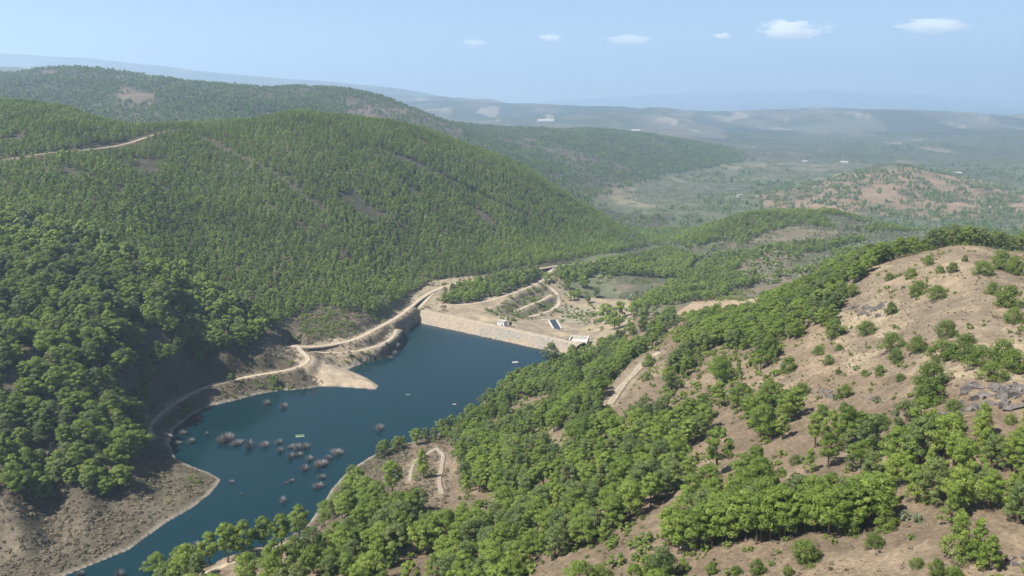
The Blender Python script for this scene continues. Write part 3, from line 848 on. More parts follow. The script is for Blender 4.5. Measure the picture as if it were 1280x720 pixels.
def tuft_mesh(name, seed, n, R, H, wdt, mat, spread=0.5):
    """thin upright blades or twigs"""
    r = np.random.default_rng(seed)
    ph = r.uniform(0, 6.283, n); rad = R * np.sqrt(r.uniform(0, 1, n)) * 0.35
    b = np.stack([np.cos(ph) * rad, np.sin(ph) * rad, np.full(n, -0.1)], 1)
    ph2 = ph + r.normal(0, 0.6, n); out = R * r.uniform(0.2, 1.0, n)
    tip = np.stack([np.cos(ph2) * out, np.sin(ph2) * out, H * r.uniform(0.45, 1.05, n) * (1 - spread * out / R)], 1)
    t = np.stack([-np.sin(ph2), np.cos(ph2), np.zeros(n)], 1) * wdt
    mid = (b + tip) / 2 + np.array([0, 0, 0.08 * H])
    V = np.stack([b, mid - t, tip, mid + t], 1)
    return mesh_from_quads(name, V, r.uniform(0.1, 0.9, n), [mat])

def scatter(name, x, y, z, scl, rot, idx, protos, sink=None):
    """one object of many instances of the given meshes"""
    me = bpy.data.meshes.new(name)
    n = len(x)
    me.vertices.add(n); me.vertices.foreach_set("co", np.stack([x, y, z], 1).astype(np.float32).ravel())
    a = me.attributes.new("scl", 'FLOAT_VECTOR', 'POINT'); a.data.foreach_set("vector", np.ascontiguousarray(scl, np.float32).ravel())
    a = me.attributes.new("rot", 'FLOAT_VECTOR', 'POINT'); a.data.foreach_set("vector", np.stack([np.zeros(n), np.zeros(n), rot], 1).astype(np.float32).ravel())
    a = me.attributes.new("pick", 'INT', 'POINT'); a.data.foreach_set("value", np.asarray(idx, np.int32))
    for p in protos:
        for m_ in p.materials:
            if m_.name not in [q.name for q in me.materials if q]: me.materials.append(m_)
    o = link(name, me)
    ng = bpy.data.node_groups.new(name + "_scatter", "GeometryNodeTree")
    ng.interface.new_socket("Geometry", in_out='INPUT', socket_type='NodeSocketGeometry')
    ng.interface.new_socket("Geometry", in_out='OUTPUT', socket_type='NodeSocketGeometry')
    gi = ng.nodes.new("NodeGroupInput"); go = ng.nodes.new("NodeGroupOutput"); jn = ng.nodes.new("GeometryNodeJoinGeometry")
    def named(nm, ty):
        q = ng.nodes.new("GeometryNodeInputNamedAttribute"); q.data_type = ty; q.inputs["Name"].default_value = nm
        return [s for s in q.outputs if s.enabled and s.name == "Attribute"][0]
    sc_, ro_, pk_ = named("scl", 'FLOAT_VECTOR'), named("rot", 'FLOAT_VECTOR'), named("pick", 'INT')
    for k, p in enumerate(protos):
        po = bpy.data.objects.new(name + "_kind", p)            # data holder, never placed in the scene
        oi = ng.nodes.new("GeometryNodeObjectInfo"); oi.inputs["Object"].default_value = po; oi.inputs["As Instance"].default_value = False
        cmp_ = ng.nodes.new("FunctionNodeCompare"); cmp_.data_type = 'INT'; cmp_.operation = 'EQUAL'
        ins_ = [s for s in cmp_.inputs if s.enabled]
        ng.links.new(pk_, ins_[0]); ins_[1].default_value = k
        ip = ng.nodes.new("GeometryNodeInstanceOnPoints")
        ng.links.new(gi.outputs[0], ip.inputs["Points"]); ng.links.new(cmp_.outputs[0], ip.inputs["Selection"])
        ng.links.new(oi.outputs["Geometry"], ip.inputs["Instance"])
        ng.links.new(ro_, ip.inputs["Rotation"]); ng.links.new(sc_, ip.inputs["Scale"])
        ng.links.new(ip.outputs[0], jn.inputs[0])
    ng.links.new(jn.outputs[0], go.inputs[0])
    md = o.modifiers.new("scatter", 'NODES'); md.node_group = ng
    return o

def jgrid(x0, x1, y0, y1, sp, jit=0.42):
    X, Y = np.meshgrid(np.arange(x0, x1, sp), np.arange(y0, y1, sp))
    X = X.ravel() + rng.uniform(-jit, jit, X.size) * sp; Y = Y.ravel() + rng.uniform(-jit, jit, Y.size) * sp
    k = (np.abs(X / Y) < 0.95)
    return X[k], Y[k]

def road_dist(x, y):
    d = np.full(x.shape, 1e4)
    for (nm, mt, w, pts_, lab), P in zip(ROADS, RPTS):
        k = np.where((x > P[:, 0].min() - 15) & (x < P[:, 0].max() + 15) & (y > P[:, 1].min() - 15) & (y < P[:, 1].max() + 15))[0]
        if len(k):
            q, _ = dist_polyline(x[k], y[k], P[::2] if len(P) > 40 else P); d[k] = np.minimum(d[k], q - w / 2)
    return d

def shore_dist(x, y):
    d = np.full(x.shape, 1e4); k = np.where((y < 900) & (y > 200) & (x < 160) & (x > -420))[0]
    d[k], _ = dist_polyline(x[k], y[k], SHORE, True); d[k] = np.where(in_poly(x[k], y[k], SHORE), -d[k], d[k])
    return d

FOREST_L = [(-400, 690), (-100, 660), (0, 626), (60, 634), (112, 626), (162, 612), (178, 575), (180, 535), (192, 492), (240, 466), (275, 446), (305, 440), (335, 418), (365, 400),
            (400, 384), (450, 394), (490, 388), (512, 366), (560, 348), (640, 336), (700, 326), (760, 317), (810, 308), (900, 300), (820, 230), (700, 60), (-400, 0)]
GROVE = [(552, 379), (562, 366), (600, 354), (650, 342), (684, 337), (688, 343), (655, 360), (620, 371), (590, 378), (565, 381)]
BAND = [(697, 350), (700, 338), (790, 324), (835, 312), (870, 325), (850, 352), (810, 358), (765, 374), (745, 368), (720, 352)]
BARE_R = [[(744, 528), (760, 482), (795, 447), (838, 424), (858, 438), (832, 480), (814, 508), (780, 534)],
          [(446, 592), (462, 580), (500, 564), (528, 554), (562, 552), (582, 602), (576, 642), (520, 636), (498, 640), (460, 620)],
          [(222, 740), (260, 706), (300, 690), (385, 660), (440, 648), (442, 668), (392, 692), (312, 728), (280, 748)],
          [(860, 500), (900, 512), (935, 530), (955, 560), (980, 590), (960, 606), (900, 610), (862, 596), (845, 572), (875, 552), (890, 532)],
          [(838, 400), (868, 374), (962, 350), (968, 384), (930, 392), (890, 408), (862, 408)],
          [(690, 700), (740, 690), (790, 688), (800, 740), (690, 740)], [(480, 712), (520, 696), (545, 712), (525, 740), (480, 740)],
          [(900, 690), (1060, 672), (1300, 640), (1300, 900), (900, 900)]]

# ------------------------------------------------------------------ pines: gather every tree first, then split near / rest
TREES = []       # x, y, z, height, width factor, key, zone, label
def add_tree(x, y, z, h, wf, key, zone, label=None):
    TREES.append((x, y, z, h, wf, key, zone, label))

# photo positions of single pines on the right slope: base x, base y, height in pixels, kind, label
HAND = [
 (688, 461, 33, "pine3", "lone dark round pine on the far right shore beside the dam"),
 (1226, 556, 42, "young0", "pointed young pine above the big rock outcrop's lower right"),
 (955, 552, 46, "pine2", "broad pine casting a long shadow on bare brown soil mid-slope"),
 (895, 596, 62, "pine4", "tall dark pine standing on the reddish bare slope left of the broad pine"),
 (942, 606, 48, "pine1", "bushy pine at the lower edge of the reddish bare slope"),
 (490, 622, 46, "pine4", "umbrella shaped pine with bare trunk beside the left dirt track"),
 (529, 599, 38, "young1", "rounded pine standing between the two dirt tracks in the clearing"),
 (285, 704, 50, "pine4", "tallest pine with bare trunk at the left of the waterside row"),
 (262, 706, 40, "pine1", "pine with spreading crown left of the tallest waterside pine"),
 (305, 698, 46, "pine0", "pine just right of the tallest waterside pine with visible trunk"),
 (330, 690, 44, "pine4", "middle pine of the waterside row above the narrow track"),
 (352, 684, 42, "pine1", "pine of the waterside row with a thin leaning trunk"),
 (375, 672, 40, "pine0", "rightmost pine of the waterside row above the narrow track"),
 (225, 718, 34, "pine0", "low pine at the left end beyond the waterside row"),
 (196, 726, 34, "pine2", "leftmost pine at the bottom edge in front of dark water"),
 (248, 726, 34, "pine3", "pine at the bottom edge below the waterside row"),
 (1095, 628, 40, "young2", None), (1165, 632, 60, "pine3", None), (1200, 642, 56, "pine2", None), (1238, 636, 46, "pine0", None), (1272, 655, 55, "pine3", "full round pine at the right edge above the bare bottom corner"),
 (1188, 655, 48, "young0", None), (1150, 580, 60, "pine5", None), (1120, 585, 52, "pine0", None), (1092, 572, 54, "pine3", None), (1060, 560, 52, "pine1", None),
 (1040, 552, 40, "young1", None), (1180, 575, 58, "pine2", None), (1205, 600, 52, "pine0", None), (1130, 550, 50, "pine3", None), (1150, 545, 48, "pine1", None),
 (1170, 560, 44, "pine5", None), (1240, 588, 46, "pine3", None), (1268, 592, 46, "pine0", None), (1145, 630, 48, "young1", None),
 (1018, 560, 44, "pine4", None), (1035, 585, 44, "pine1", None), (1012, 590, 30, "young0", None), (1118, 610, 44, "pine2", None),
 (1198, 702, 62, "young1", "bright green pine at the bottom right beside bare soil"), (1220, 706, 58, "young2", "pointed pine right of the bright green pine at bottom right"), (1238, 712, 44, "young0", "smaller pine at the right end of the bottom right trio"),
 (980, 706, 0, "", None),
]
# the row of tall pines along the terrace
N_BASE = len(HAND)
for k in range(26):
    px = 838 + k * 10.4 + (k * 37 % 7) - 3
    HAND.append((px, 690 - 0.125 * (px - 838) + (k * 53 % 9) - 4, 52 + (k * 29 % 14), ["pine4", "pine1", "pine0", "pine4", "pine2"][k % 5], None))
for k in range(12):
    px = 855 + k * 20
    HAND.append((px, 664 - 0.12 * (px - 855) + (k * 31 % 9), 48 + (k * 17 % 10), ["pine0", "pine5", "pine2"][k % 3], None))
hand_xy = []
for k_, (px, py, hp, key, lab) in enumerate(HAND):
    if not hp: continue
    x, y, z = on_ground(px, py, 120, 700)
    h = hp * math.hypot(y, CAMZ - z) / F * 1.05
    zone = (("terrace_front" if hp * 10 > 0 and k_ < N_BASE + 26 else "terrace_back") + ("_l" if px < 935 else "_r")) if lab is None and k_ >= N_BASE else ("slope_r" if px > 1190 else "slope_m" if px > 1075 else "slope")
    add_tree(x, y, z, h, 1.0, key, zone, lab); hand_xy.append((x, y))
hand_xy = np.array(hand_xy)

# dense wood on the right spur
x, y = jgrid(-170, 330, 160, 800, 6.0)
z = hgt(x, y); px, py = project(x, y, z)
ok = (y < 760) & (z > 1.0) & (shore_dist(x, y) > 2) & (road_dist(x, y) > 1.8) & (px > 170)
ok &= ~((x < -60) & (y > 380)) | (px > 380) 
ok &= (px < 965) | (py > 480) & (px < 1000) & (py < 560) & (rng.random(len(x)) < 0.35)
line_top = np.interp(px, [380, 520, 600, 690, 735, 800, 860, 965], [560, 545, 505, 462, 452, 425, 400, 380])
ok &= py > line_top - 12
ok &= ~((px < 400) & (py < 700 - (px - 240) * 0.2))          # steep bank behind the waterside row
for bp_ in BARE_R: ok &= ~in_poly(px, py, bp_)
for i, q in enumerate(BARE_R): pass
ok &= ~((px > 640) & (py > 688) & (rng.random(len(x)) < 0.45))
ok &= ~((px > 830) & (py > 640))
ok &= (fbm(x, y, 30, 3, 101) > -0.30 + 0.12 * sstep(600, 700, px) + 0.18 * sstep(830, 960, px))
if len(hand_xy):
    dd = np.min(np.hypot(x[:, None] - hand_xy[:, 0], y[:, None] - hand_xy[:, 1]), 1); ok &= dd > 5.0
ok &= visible(x, y, z, 9, 0.02)
for i in np.where(ok)[0]:
    u = rng.random()
    key = ("pine%d" % rng.integers(0, 6)) if u < 0.72 else ("young%d" % rng.integers(0, 3))
    h = rng.uniform(7.5, 12.0) * (1.0 if u < 0.72 else 0.72)
    zone = (("waterside_low" if px[i] < 350 else "waterside_mid" if py[i] > 690 else "waterside_up") if py[i] > 640 else "waterside") if px[i] < 470 else (("below_a" if px[i] < 570 else "below_b" if px[i] < 690 else "below_c" if px[i] < 800 else "below_d") if py[i] > 610 else ("tracks" if px[i] < 760 and py[i] > 520 else ("shore" if px[i] < 760 else "upper")))
    add_tree(x[i], y[i], z[i], h, rng.uniform(0.95, 1.2), key, zone)

# thicker wood below the large outcrop
x, y = jgrid(60, 330, 170, 330, 5.6)
z = hgt(x, y); px, py = project(x, y, z)
ok = in_poly(px, py, [(1045, 522), (1110, 535), (1180, 540), (1290, 548), (1290, 640), (1215, 648), (1110, 640), (1075, 606), (1050, 580)]) & (rng.random(len(x)) < 0.72)
dd = np.min(np.hypot(x[:, None] - hand_xy[:, 0], y[:, None] - hand_xy[:, 1]), 1); ok &= dd > 3.6
for i in np.where(ok)[0]:
    u = rng.random()
    add_tree(x[i], y[i], z[i], rng.uniform(5.0, 9.5), 1.1, ("pine%d" % rng.integers(0, 6)) if u < 0.6 else ("young%d" % rng.integers(0, 3)), "slope_r" if px[i] > 1190 else "slope_m")

# crest wood of the right spur: band of pines running down from the hilltop, and the row behind the crest
x, y = jgrid(60, 420, 380, 720, 6.5)
z = hgt(x, y); px, py = project(x, y, z)
ok = in_poly(px, py, [(862, 404), (905, 398), (950, 398), (958, 345), (1010, 318), (1060, 306), (1120, 300), (1130, 312), (1075, 350), (1050, 372), (1045, 400), (1012, 418), (985, 432), (955, 430), (925, 440), (860, 430)])
ok &= visible(x, y, z, 10, 0.004)
for i in np.where(ok)[0]:
    add_tree(x[i], y[i], z[i], rng.uniform(7.5, 11.5), rng.uniform(1.0, 1.2), "pine%d" % rng.integers(0, 6), "band")
for k in range(64):
    px_ = 1075 + k * 3.6 + rng.uniform(-2, 2)
    Y_ = rng.uniform(455, 520); a_ = (px_ - 640) / 1118.0
    x_ = a_ * Y_; z_ = hgt1(x_, Y_)
    add_tree(x_, Y_, z_, rng.uniform(8, 12.5) , 1.1, "pine%d" % rng.integers(0, 6), "crest")

TR = [t for t in TREES]
# left hill
x, y = jgrid(-760, 420, 330, 1750, 5.0)
z = hgt(x, y); px, py = project(x, y, z)
inl = in_poly(px, py, FOREST_L) & (y > 335)
rdist = road_dist(x, y)
gap = fbm(x, y, 55, 4, 111); gap2 = fbm(x, y, 26, 3, 113)
old = sstep(0, 1, (py - np.interp(px, [-400, 0, 120, 260, 380], [215, 250, 285, 350, 420]) + 25 * gap) / 50)      # old large pines low on the left
ok = inl & (rdist > 3.0) & ~((py > 150) & (py < 215) & (rdist < 8.5)) & (shore_dist(x, y) > 4) & (gap > -0.5) & visible(x, y, z, 9, 0.02)
bare_tr = in_poly(px, py, [(110, 205), (160, 184), (200, 172), (225, 165), (215, 190), (200, 225), (175, 215)])
for ln_ in ([(240, 168), (300, 196), (340, 216), (372, 240), (410, 268)], [(330, 258), (372, 278), (410, 304), (440, 330)], [(60, 268), (85, 320), (95, 370)], [(150, 200), (185, 225), (210, 240)], [(480, 190), (540, 215), (600, 245), (660, 272)]):
    dl_, _ = dist_polyline(px, py, ln_); ok &= dl_ > 2.2 + 2.5 * gap2
ok &= ~(bare_tr & (gap2 > 0.12))
ok &= ~(in_poly(px, py, [(195, 165), (250, 160), (300, 205), (350, 260), (380, 300), (420, 340), (405, 335), (340, 262), (285, 215), (250, 185)]) & (gap2 > 0.25))
ok &= ~((old > 0.5) & (rng.random(len(x)) < 0.58))
LH = np.where(ok)[0]
L_TREES = []
for i in LH:
    if rng.random() < old[i]:
        h = rng.uniform(9.5, 15.5); key = ("pine%d" % rng.integers(0, 6)) if y[i] < 620 else "mid%d" % rng.integers(0, 4); wf = rng.uniform(1.05, 1.35)
        zone = "left"
    else:
        h = rng.uniform(5.6, 9.0); key = "plant%d" % rng.integers(0, 5); wf = rng.uniform(0.95, 1.3); zone = "hill"
        if rng.random() < 0.012: key = "dry%d" % rng.integers(0, 2)
    TREES.append((x[i], y[i], z[i], h, wf, key, zone, None))
# grove between the roads, band of trees down the valley
x, y = jgrid(-160, 420, 820, 1500, 5.6)
z = hgt(x, y); px, py = project(x, y, z)
ok = (in_poly(px, py, GROVE) | (in_poly(px, py, BAND) & (fbm(x, y, 60, 3, 121) > -0.25))) & (road_dist(x, y) > 2.5) & visible(x, y, z, 8, 0.01)
for i in np.where(ok)[0]:
    TREES.append((x[i], y[i], z[i], rng.uniform(7, 11), 1.05, "mid%d" % rng.integers(0, 4), "valley", None))
# green spur and the slope before it
x, y = jgrid(60, 620, 780, 1650, 7.0)
z = hgt(x, y); px, py = project(x, y, z)
n_ = fbm(x, y, 90, 4, 131)
spurp = in_poly(px, py, [(840, 300), (880, 282), (950, 258), (1045, 262), (1110, 280), (1150, 292), (1080, 290), (1000, 282), (960, 290), (920, 312), (880, 322)])
slp = in_poly(px, py, [(790, 385), (850, 350), (900, 320), (960, 310), (1080, 300), (1100, 330), (960, 350), (900, 372), (840, 392)])
ok = ((spurp & (n_ > -0.3)) | (slp & (n_ > -0.12))) & visible(x, y, z, 8, 0.01)
for i in np.where(ok)[0]:
    TREES.append((x[i], y[i], z[i], rng.uniform(6, 9.5), 1.15, "mid%d" % rng.integers(0, 4), "valley", None))

# single trees round the dam and along the shore road
for px_, py_, hp, key, lab in [(757, 405, 26, "mid0", None), (768, 412, 24, "mid2", None), (775, 398, 22, "mid1", None), (735, 379, 12, "mid3", None), (714, 376, 14, "mid1", None), (683, 352, 12, "mid0", None), (722, 372, 12, "mid2", None),
                               (343, 483, 15, "mid0", None), (365, 470, 0, "", None), (289, 478, 12, "mid1", None), (730, 360, 16, "mid2", None), (708, 362, 14, "mid0", None), (745, 372, 14, "mid3", None), (792, 396, 20, "mid0", None), (805, 402, 18, "mid1", None)]:
    if hp:
        x_, y_, z_ = on_ground(px_, py_, 400, 1100); TREES.append((x_, y_, z_, hp * y_ / F * 1.05, 1.2, key, "valley", None))

# the slope goes on beyond the right edge of the photograph, and the wood beyond the left one
x, y = jgrid(70, 560, 110, 720, 8.5)
k_ = np.abs(x / y) < 1.0
x, y = jgrid(70, 640, 110, 720, 8.5) if not k_.all() else (x, y)
z = hgt(x, y); px, py = project(x, y, z)
ok = (px > 1284) & (fbm(x, y, 45, 3, 181) > 0.02)
for i in np.where(ok)[0]:
    u = rng.random()
    TREES.append((x[i], y[i], z[i], rng.uniform(3.5, 9.0), 1.1, "pine%d" % rng.integers(0, 6) if u < 0.5 else "young%d" % rng.integers(0, 3), "upper", None))

app = np.array([t[3] / t[1] for t in TREES]); labd = np.array([t[7] is not None for t in TREES])
vis_ok = np.array([bool(visible(np.array([t[0]]), np.array([t[1]]), np.array([t[2]]), t[3] * 0.6, 0.0)[0]) for t in TREES])
PXY = [project(t[0], t[1], t[2] + t[3] * 0.6) for t in TREES]
infr = np.array([(-4 < p[0] < 1284) and (-4 < p[1] < 728) for p in PXY])
score = np.where(vis_ok & infr, app, 0) + labd * 10
order = np.argsort(-score)
NIND = 296
solo = set(order[:NIND].tolist())
ZLAB = {"terrace_front_l": "tall bare trunked pine in the front row on the left half of the bottom terrace",
        "terrace_front_r": "tall bare trunked pine in the front row on the right half of the bottom terrace",
        "terrace_back_l": "leafy pine behind the front row on the left half of the bottom terrace",
        "terrace_back_r": "leafy pine behind the front row on the right half of the bottom terrace",
        "slope": "green pine in the open wood between the reddish bare slope and the terrace row",
        "slope_m": "green pine in the thick clump below the bush beside the large rock outcrop",
        "slope_r": "green pine below the large rock outcrop near the right edge",
        "waterside": "green pine in the wood above the water left of the two dirt tracks",
        "below_a": "green pine in the dense wood straight below the two dirt tracks",
        "below_b": "green pine in the dense wood at bottom centre left of the bare soil patch",
        "below_c": "green pine in the dense wood just above the bare soil at the bottom edge",
        "below_d": "green pine in the wood left of the terrace row, below the reddish bare slope",
        "waterside_low": "green pine in the bottom left corner wood below the waterside row",
        "waterside_mid": "green pine at the bottom edge between the waterside row and the small bare patch",
        "waterside_up": "green pine in the wood right of the waterside row, above the bottom edge",
        "tracks": "green pine in the dense wood right of the two dirt tracks",
        "shore": "green pine on the wooded bank between the two tracks and the dam",
        "upper": "green pine in the wood around the pale track on the bare bank",
        "band": "dark pine in the band of wood running down from the hilltop",
        "crest": "dark pine in the row behind the crest of the tan hill",
        "left": "large dark pine in the old wood on the lower left slope",
        "hill": "young pine in the plantation on the left hill", "valley": "pine beside the dam"}
ZGRP = {k: "pines " + v.split(" in the ", 1)[-1].split(" on the ", 1)[-1][:60] for k, v in ZLAB.items()}
def set_tree(t, name="pine_tree", cat="pine tree"):
    x, y, z, h, wf, key, zone, lab = t
    cm, tm, jm = PROTO[key]
    s = h / 10.0
    e = link(name, None, None, (x, y, z)); e.empty_display_size = 0.5
    e.scale = (s * wf, s * wf, s); e.rotation_euler = (0, 0, random.uniform(0, 6.283))
    link("trunk", tm, e); link("crown", cm, e)
    if lab: tag(e, lab, cat, "single pines on the right slope")
    else: tag(e, ZLAB[zone], cat, ZGRP[zone])
    return e
for i in order[:NIND]: set_tree(TREES[i])
REST = [TREES[i] for i in range(len(TREES)) if i not in solo]
keys = sorted({t[5] for t in REST})
o = scatter("pine_forest", np.array([t[0] for t in REST]), np.array([t[1] for t in REST]), np.array([t[2] for t in REST]),
            np.array([[t[3] / 10 * t[4], t[3] / 10 * t[4], t[3] / 10] for t in REST]), rng.uniform(0, 6.28, len(REST)),
            [keys.index(t[5]) for t in REST], [PROTO[k][2] for k in keys])
tag(o, "dense green pine forest covering the left hill and the gaps between near pines", "forest", None, "stuff")
print("TREES", len(TREES), "rest", len(REST))

# ------------------------------------------------------------------ round bushes on the tan hill
BUSH = [  # centre x, centre y, width px, label
 (1165, 310, 9, "tiny green bush near the very top of the tan hill"), (1161, 327, 13, "small round bush below the tiny bush near the hilltop"),
 (1175, 336, 13, "left one of two small bushes side by side below the hilltop"), (1191, 335, 15, "right one of two small bushes side by side below the hilltop"),
 (1206, 324, 8, "tiny bush alone on dry grass right of the small pair"), (1228, 334, 26, "left bush of the thick clump at the upper right edge"),
 (1250, 326, 30, "middle tallest bush of the thick clump at the upper right edge"), (1269, 335, 22, "right bush of the thick clump at the upper right edge"),
 (1139, 341, 17, "bush at the upper left rim of the tan hill"), (1111, 346, 12, "small bush left of the rim bush on the tan hill"),
 (1146, 362, 23, "left one of two round bushes in the middle of the tan hill"), (1171, 366, 24, "right one of two round bushes in the middle of the tan hill"),
 (1240, 361, 19, "smaller upper bush of the group of three below the thick clump"), (1258, 371, 33, "wide bush of the group of three below the thick clump"),
 (1267, 394, 25, "lowest round bush of the group of three below the thick clump"), (1065, 363, 22, "bush at the edge of the dark pine band on bare ground"),
 (1114, 387, 16, "round bush just right of the dark rock outcrop"), (1082, 409, 26, "round bush below the dark rock outcrop"),
 (1034, 398, 22, "upper of two joined bushes left of the dark rock outcrop"), (1042, 411, 27, "lower of two joined bushes left of the dark rock outcrop"),
 (1115, 427, 32, "large bush at the left of the bush belt across the slope"), (1120, 446, 20, "small bush hanging below the large left bush of the belt"),
 (1147, 432, 25, "round bush between the two halves of the bush belt"), (1183, 411, 28, "upright bush on top of the bush belt"),
 (1178, 438, 36, None), (1204, 437, 34, None), (1226, 444, 42, None), (1252, 440, 34, None), (1268, 452, 34, None), (1240, 462, 34, None),
 (1023, 438, 14, "small round bush alone under the dark pine band"), (1036, 451, 14, "small bush right below the one under the pine band"), (1048, 464, 9, "tiny bush in the bare slope's centre left"),
 (1080, 466, 9, "tiny low bush on bare soil near the pale boulder"), (1099, 463, 15, "yellowish bush left of the small round one on bare soil"), (1125, 471, 15, "small round bush above the pale boulder"),
 (1164, 470, 45, "big spreading bush left of the large rock outcrop"), (1158, 494, 38, "bush under the big spreading one beside the outcrop"), (1191, 507, 22, "small bush at the foot of the large rock outcrop"),
 (1057, 489, 21, "bush growing between two low rock ledges"), (1028, 514, 18, None), (1263, 524, 16, "low bush below the large rock outcrop near the right edge"), (1048, 434, 11, "little dark bush on bare soil under the joined bushes"),
 (1088, 587, 16, None), (994, 575, 15, "little bush on the reddish bare slope under the broad pine"), (1063, 661, 24, "left one of two bushes in front of the terrace pines"), (1107, 652, 30, "right one of two bushes in front of the terrace pines"),
 (1092, 675, 24, "lowest bush in front of the terrace pines on bare soil"), (1006, 691, 36, "wide low bush on the bare terrace at the bottom"), (947, 711, 20, "pointed bush at the bottom edge left of the wide low bush"),
 (1146, 703, 18, "bush at the bottom edge on grey stony soil"), (855, 708, 18, None), (890, 712, 16, None), (920, 712, 16, None), (985, 714, 16, None), (1172, 713, 22, None), (1192, 716, 22, None),
 (640, 712, 34, None), (820, 712, 40, None), (750, 716, 30, None), (905, 418, 24, None), (812, 452, 18, "small bush on the bare bank right of the pale track"), (808, 470, 16, None),
 (1002, 486, 22, None), (985, 458, 22, None), (1018, 392, 14, None), (1060, 520, 26, None), (1080, 528, 24, None), (1102, 525, 24, None)]
for k, (px_, py_, w_, lab) in enumerate(BUSH):
    x, y, z = on_ground(px_, py_ + w_ * 0.36, 110, 700)
    dist = math.hypot(y, CAMZ - z); wm_ = w_ * dist / F * 1.02
    key = "bush%d" % (k % 3); cm, tm, jm = PROTO[key]
    natural = (11.2, 10.0, 12.4)[k % 3]
    s = wm_ / natural
    e = link("bush", None, None, (x, y, z - 0.1)); e.scale = (s, s, s * random.uniform(0.8, 1.02)); e.rotation_euler = (0, 0, random.uniform(0, 6.28))
    link("stem", tm, e); link("foliage", cm, e)
    belt = 1160 < px_ and 430 < py_ < 470
    tag(e, lab or ("bush in the joined belt of bushes across the tan slope" if belt else "green bush among the pines at the edge of the bare slope"), "bush",
        "bushes in the belt across the tan slope" if (belt and not lab) else "bushes on the right slope")
for px_, py_, w_, lab in [(1129, 645, 16, "left grey green olive bush beside the terrace pines"), (1147, 648, 14, "right grey green olive bush beside the terrace pines")]:
    x, y, z = on_ground(px_, py_ + w_ * 0.36, 110, 700)
    r = np.random.default_rng(px_); V, S_, cl = crown(r, 2.6, 1.6, 0.3, 20, 40, 0.2, "dome")
    e = link("olive_bush", None, None, (x, y, z)); e.scale = (w_ * y / F / 2.9,) * 3
    link("stem", trunk_mb(r, 2.4, 0.3, cl, 0.09).mesh("stem", [M["bark"]]), e); link("foliage", mesh_from_quads("foliage", V, S_, [M["olive"]]), e)
    tag(e, lab, "bush", "olive bushes by the terrace")

# ------------------------------------------------------------------ rocks
def hull_rock(r, sx, sy, sz):
    bm = bmesh.new()
    p = r.normal(size=(16, 3)); p /= np.linalg.norm(p, axis=1)[:, None]; p *= r.uniform(0.75, 1.1, (16, 1))
    for q in p: bm.verts.new((q[0] * sx, q[1] * sy, q[2] * sz))
    res = bmesh.ops.convex_hull(bm, input=bm.verts)
    bmesh.ops.delete(bm, geom=[e for e in res["geom_interior"] if isinstance(e, bmesh.types.BMVert)], context='VERTS')
    me = bpy.data.meshes.new("rock"); bm.to_mesh(me); bm.free(); me.materials.append(M["rock"])
    return me
rr_ = np.random.default_rng(77)
ROCKS = [hull_rock(rr_, 1, rr_.uniform(0.55, 0.9), rr_.uniform(0.35, 0.6)) for _ in range(9)]
for px_, py_, w_, h_, n_, lab in [(1082, 391, 42, 13, 14, "dark layered rock outcrop on the upper tan slope"), (1038, 494, 34, 10, 9, "low rock ledge at the left of the middle slope"),
                                  (1092, 501, 30, 8, 8, "low grey rock ledge right of the small bush"), (1243, 497, 90, 34, 56, "large jagged dark rock outcrop at the right edge"),
                                  (1126, 482, 12, 6, 3, "pale boulder on bare soil in mid slope"), (1118, 521, 16, 6, 4, "small rock heap among the pines under the ledge"),
                                  (1264, 700, 40, 22, 10, "pale broken rocks in the bottom right corner"), (1052, 360, 10, 4, 3, "tiny rock heap by the pine band"), (1190, 520, 40, 10, 8, "scattered rocks at the foot of the large outcrop"),
                                  (1046, 386, 12, 5, 3, "small rocks left of the layered outcrop")]:
    x, y, z = on_ground(px_, py_ + 2, 110, 700)
    e = link("rock_outcrop", None, None, (x, y, z)); tag(e, lab, "rocks", "rock outcrops on the right slope")
    mpp = math.hypot(y, CAMZ - z) / F
    for k in range(n_):
        qx, qy = px_ + rr_.uniform(-0.5, 0.5) * w_, py_ + rr_.uniform(-0.5, 0.5) * h_
        X, Y, Zz = on_ground(qx, qy, 110, 700)
        s = rr_.uniform(0.07, 0.16) * w_ * mpp if n_ < 30 else rr_.uniform(0.04, 0.11) * w_ * mpp
        s = max(s, 0.5)
        ro = link("rock", ROCKS[k % 9], e); ro.location = (X - x, Y - y, Zz - z + s * 0.12); ro.scale = (s * 1.2, s, s * rr_.uniform(1.2, 2.6))
        ro.rotation_euler = (rr_.uniform(-0.5, 0.3) - 0.15, rr_.uniform(-0.4, 0.4) + 0.2, rr_.uniform(-0.5, 0.5) + 0.2)

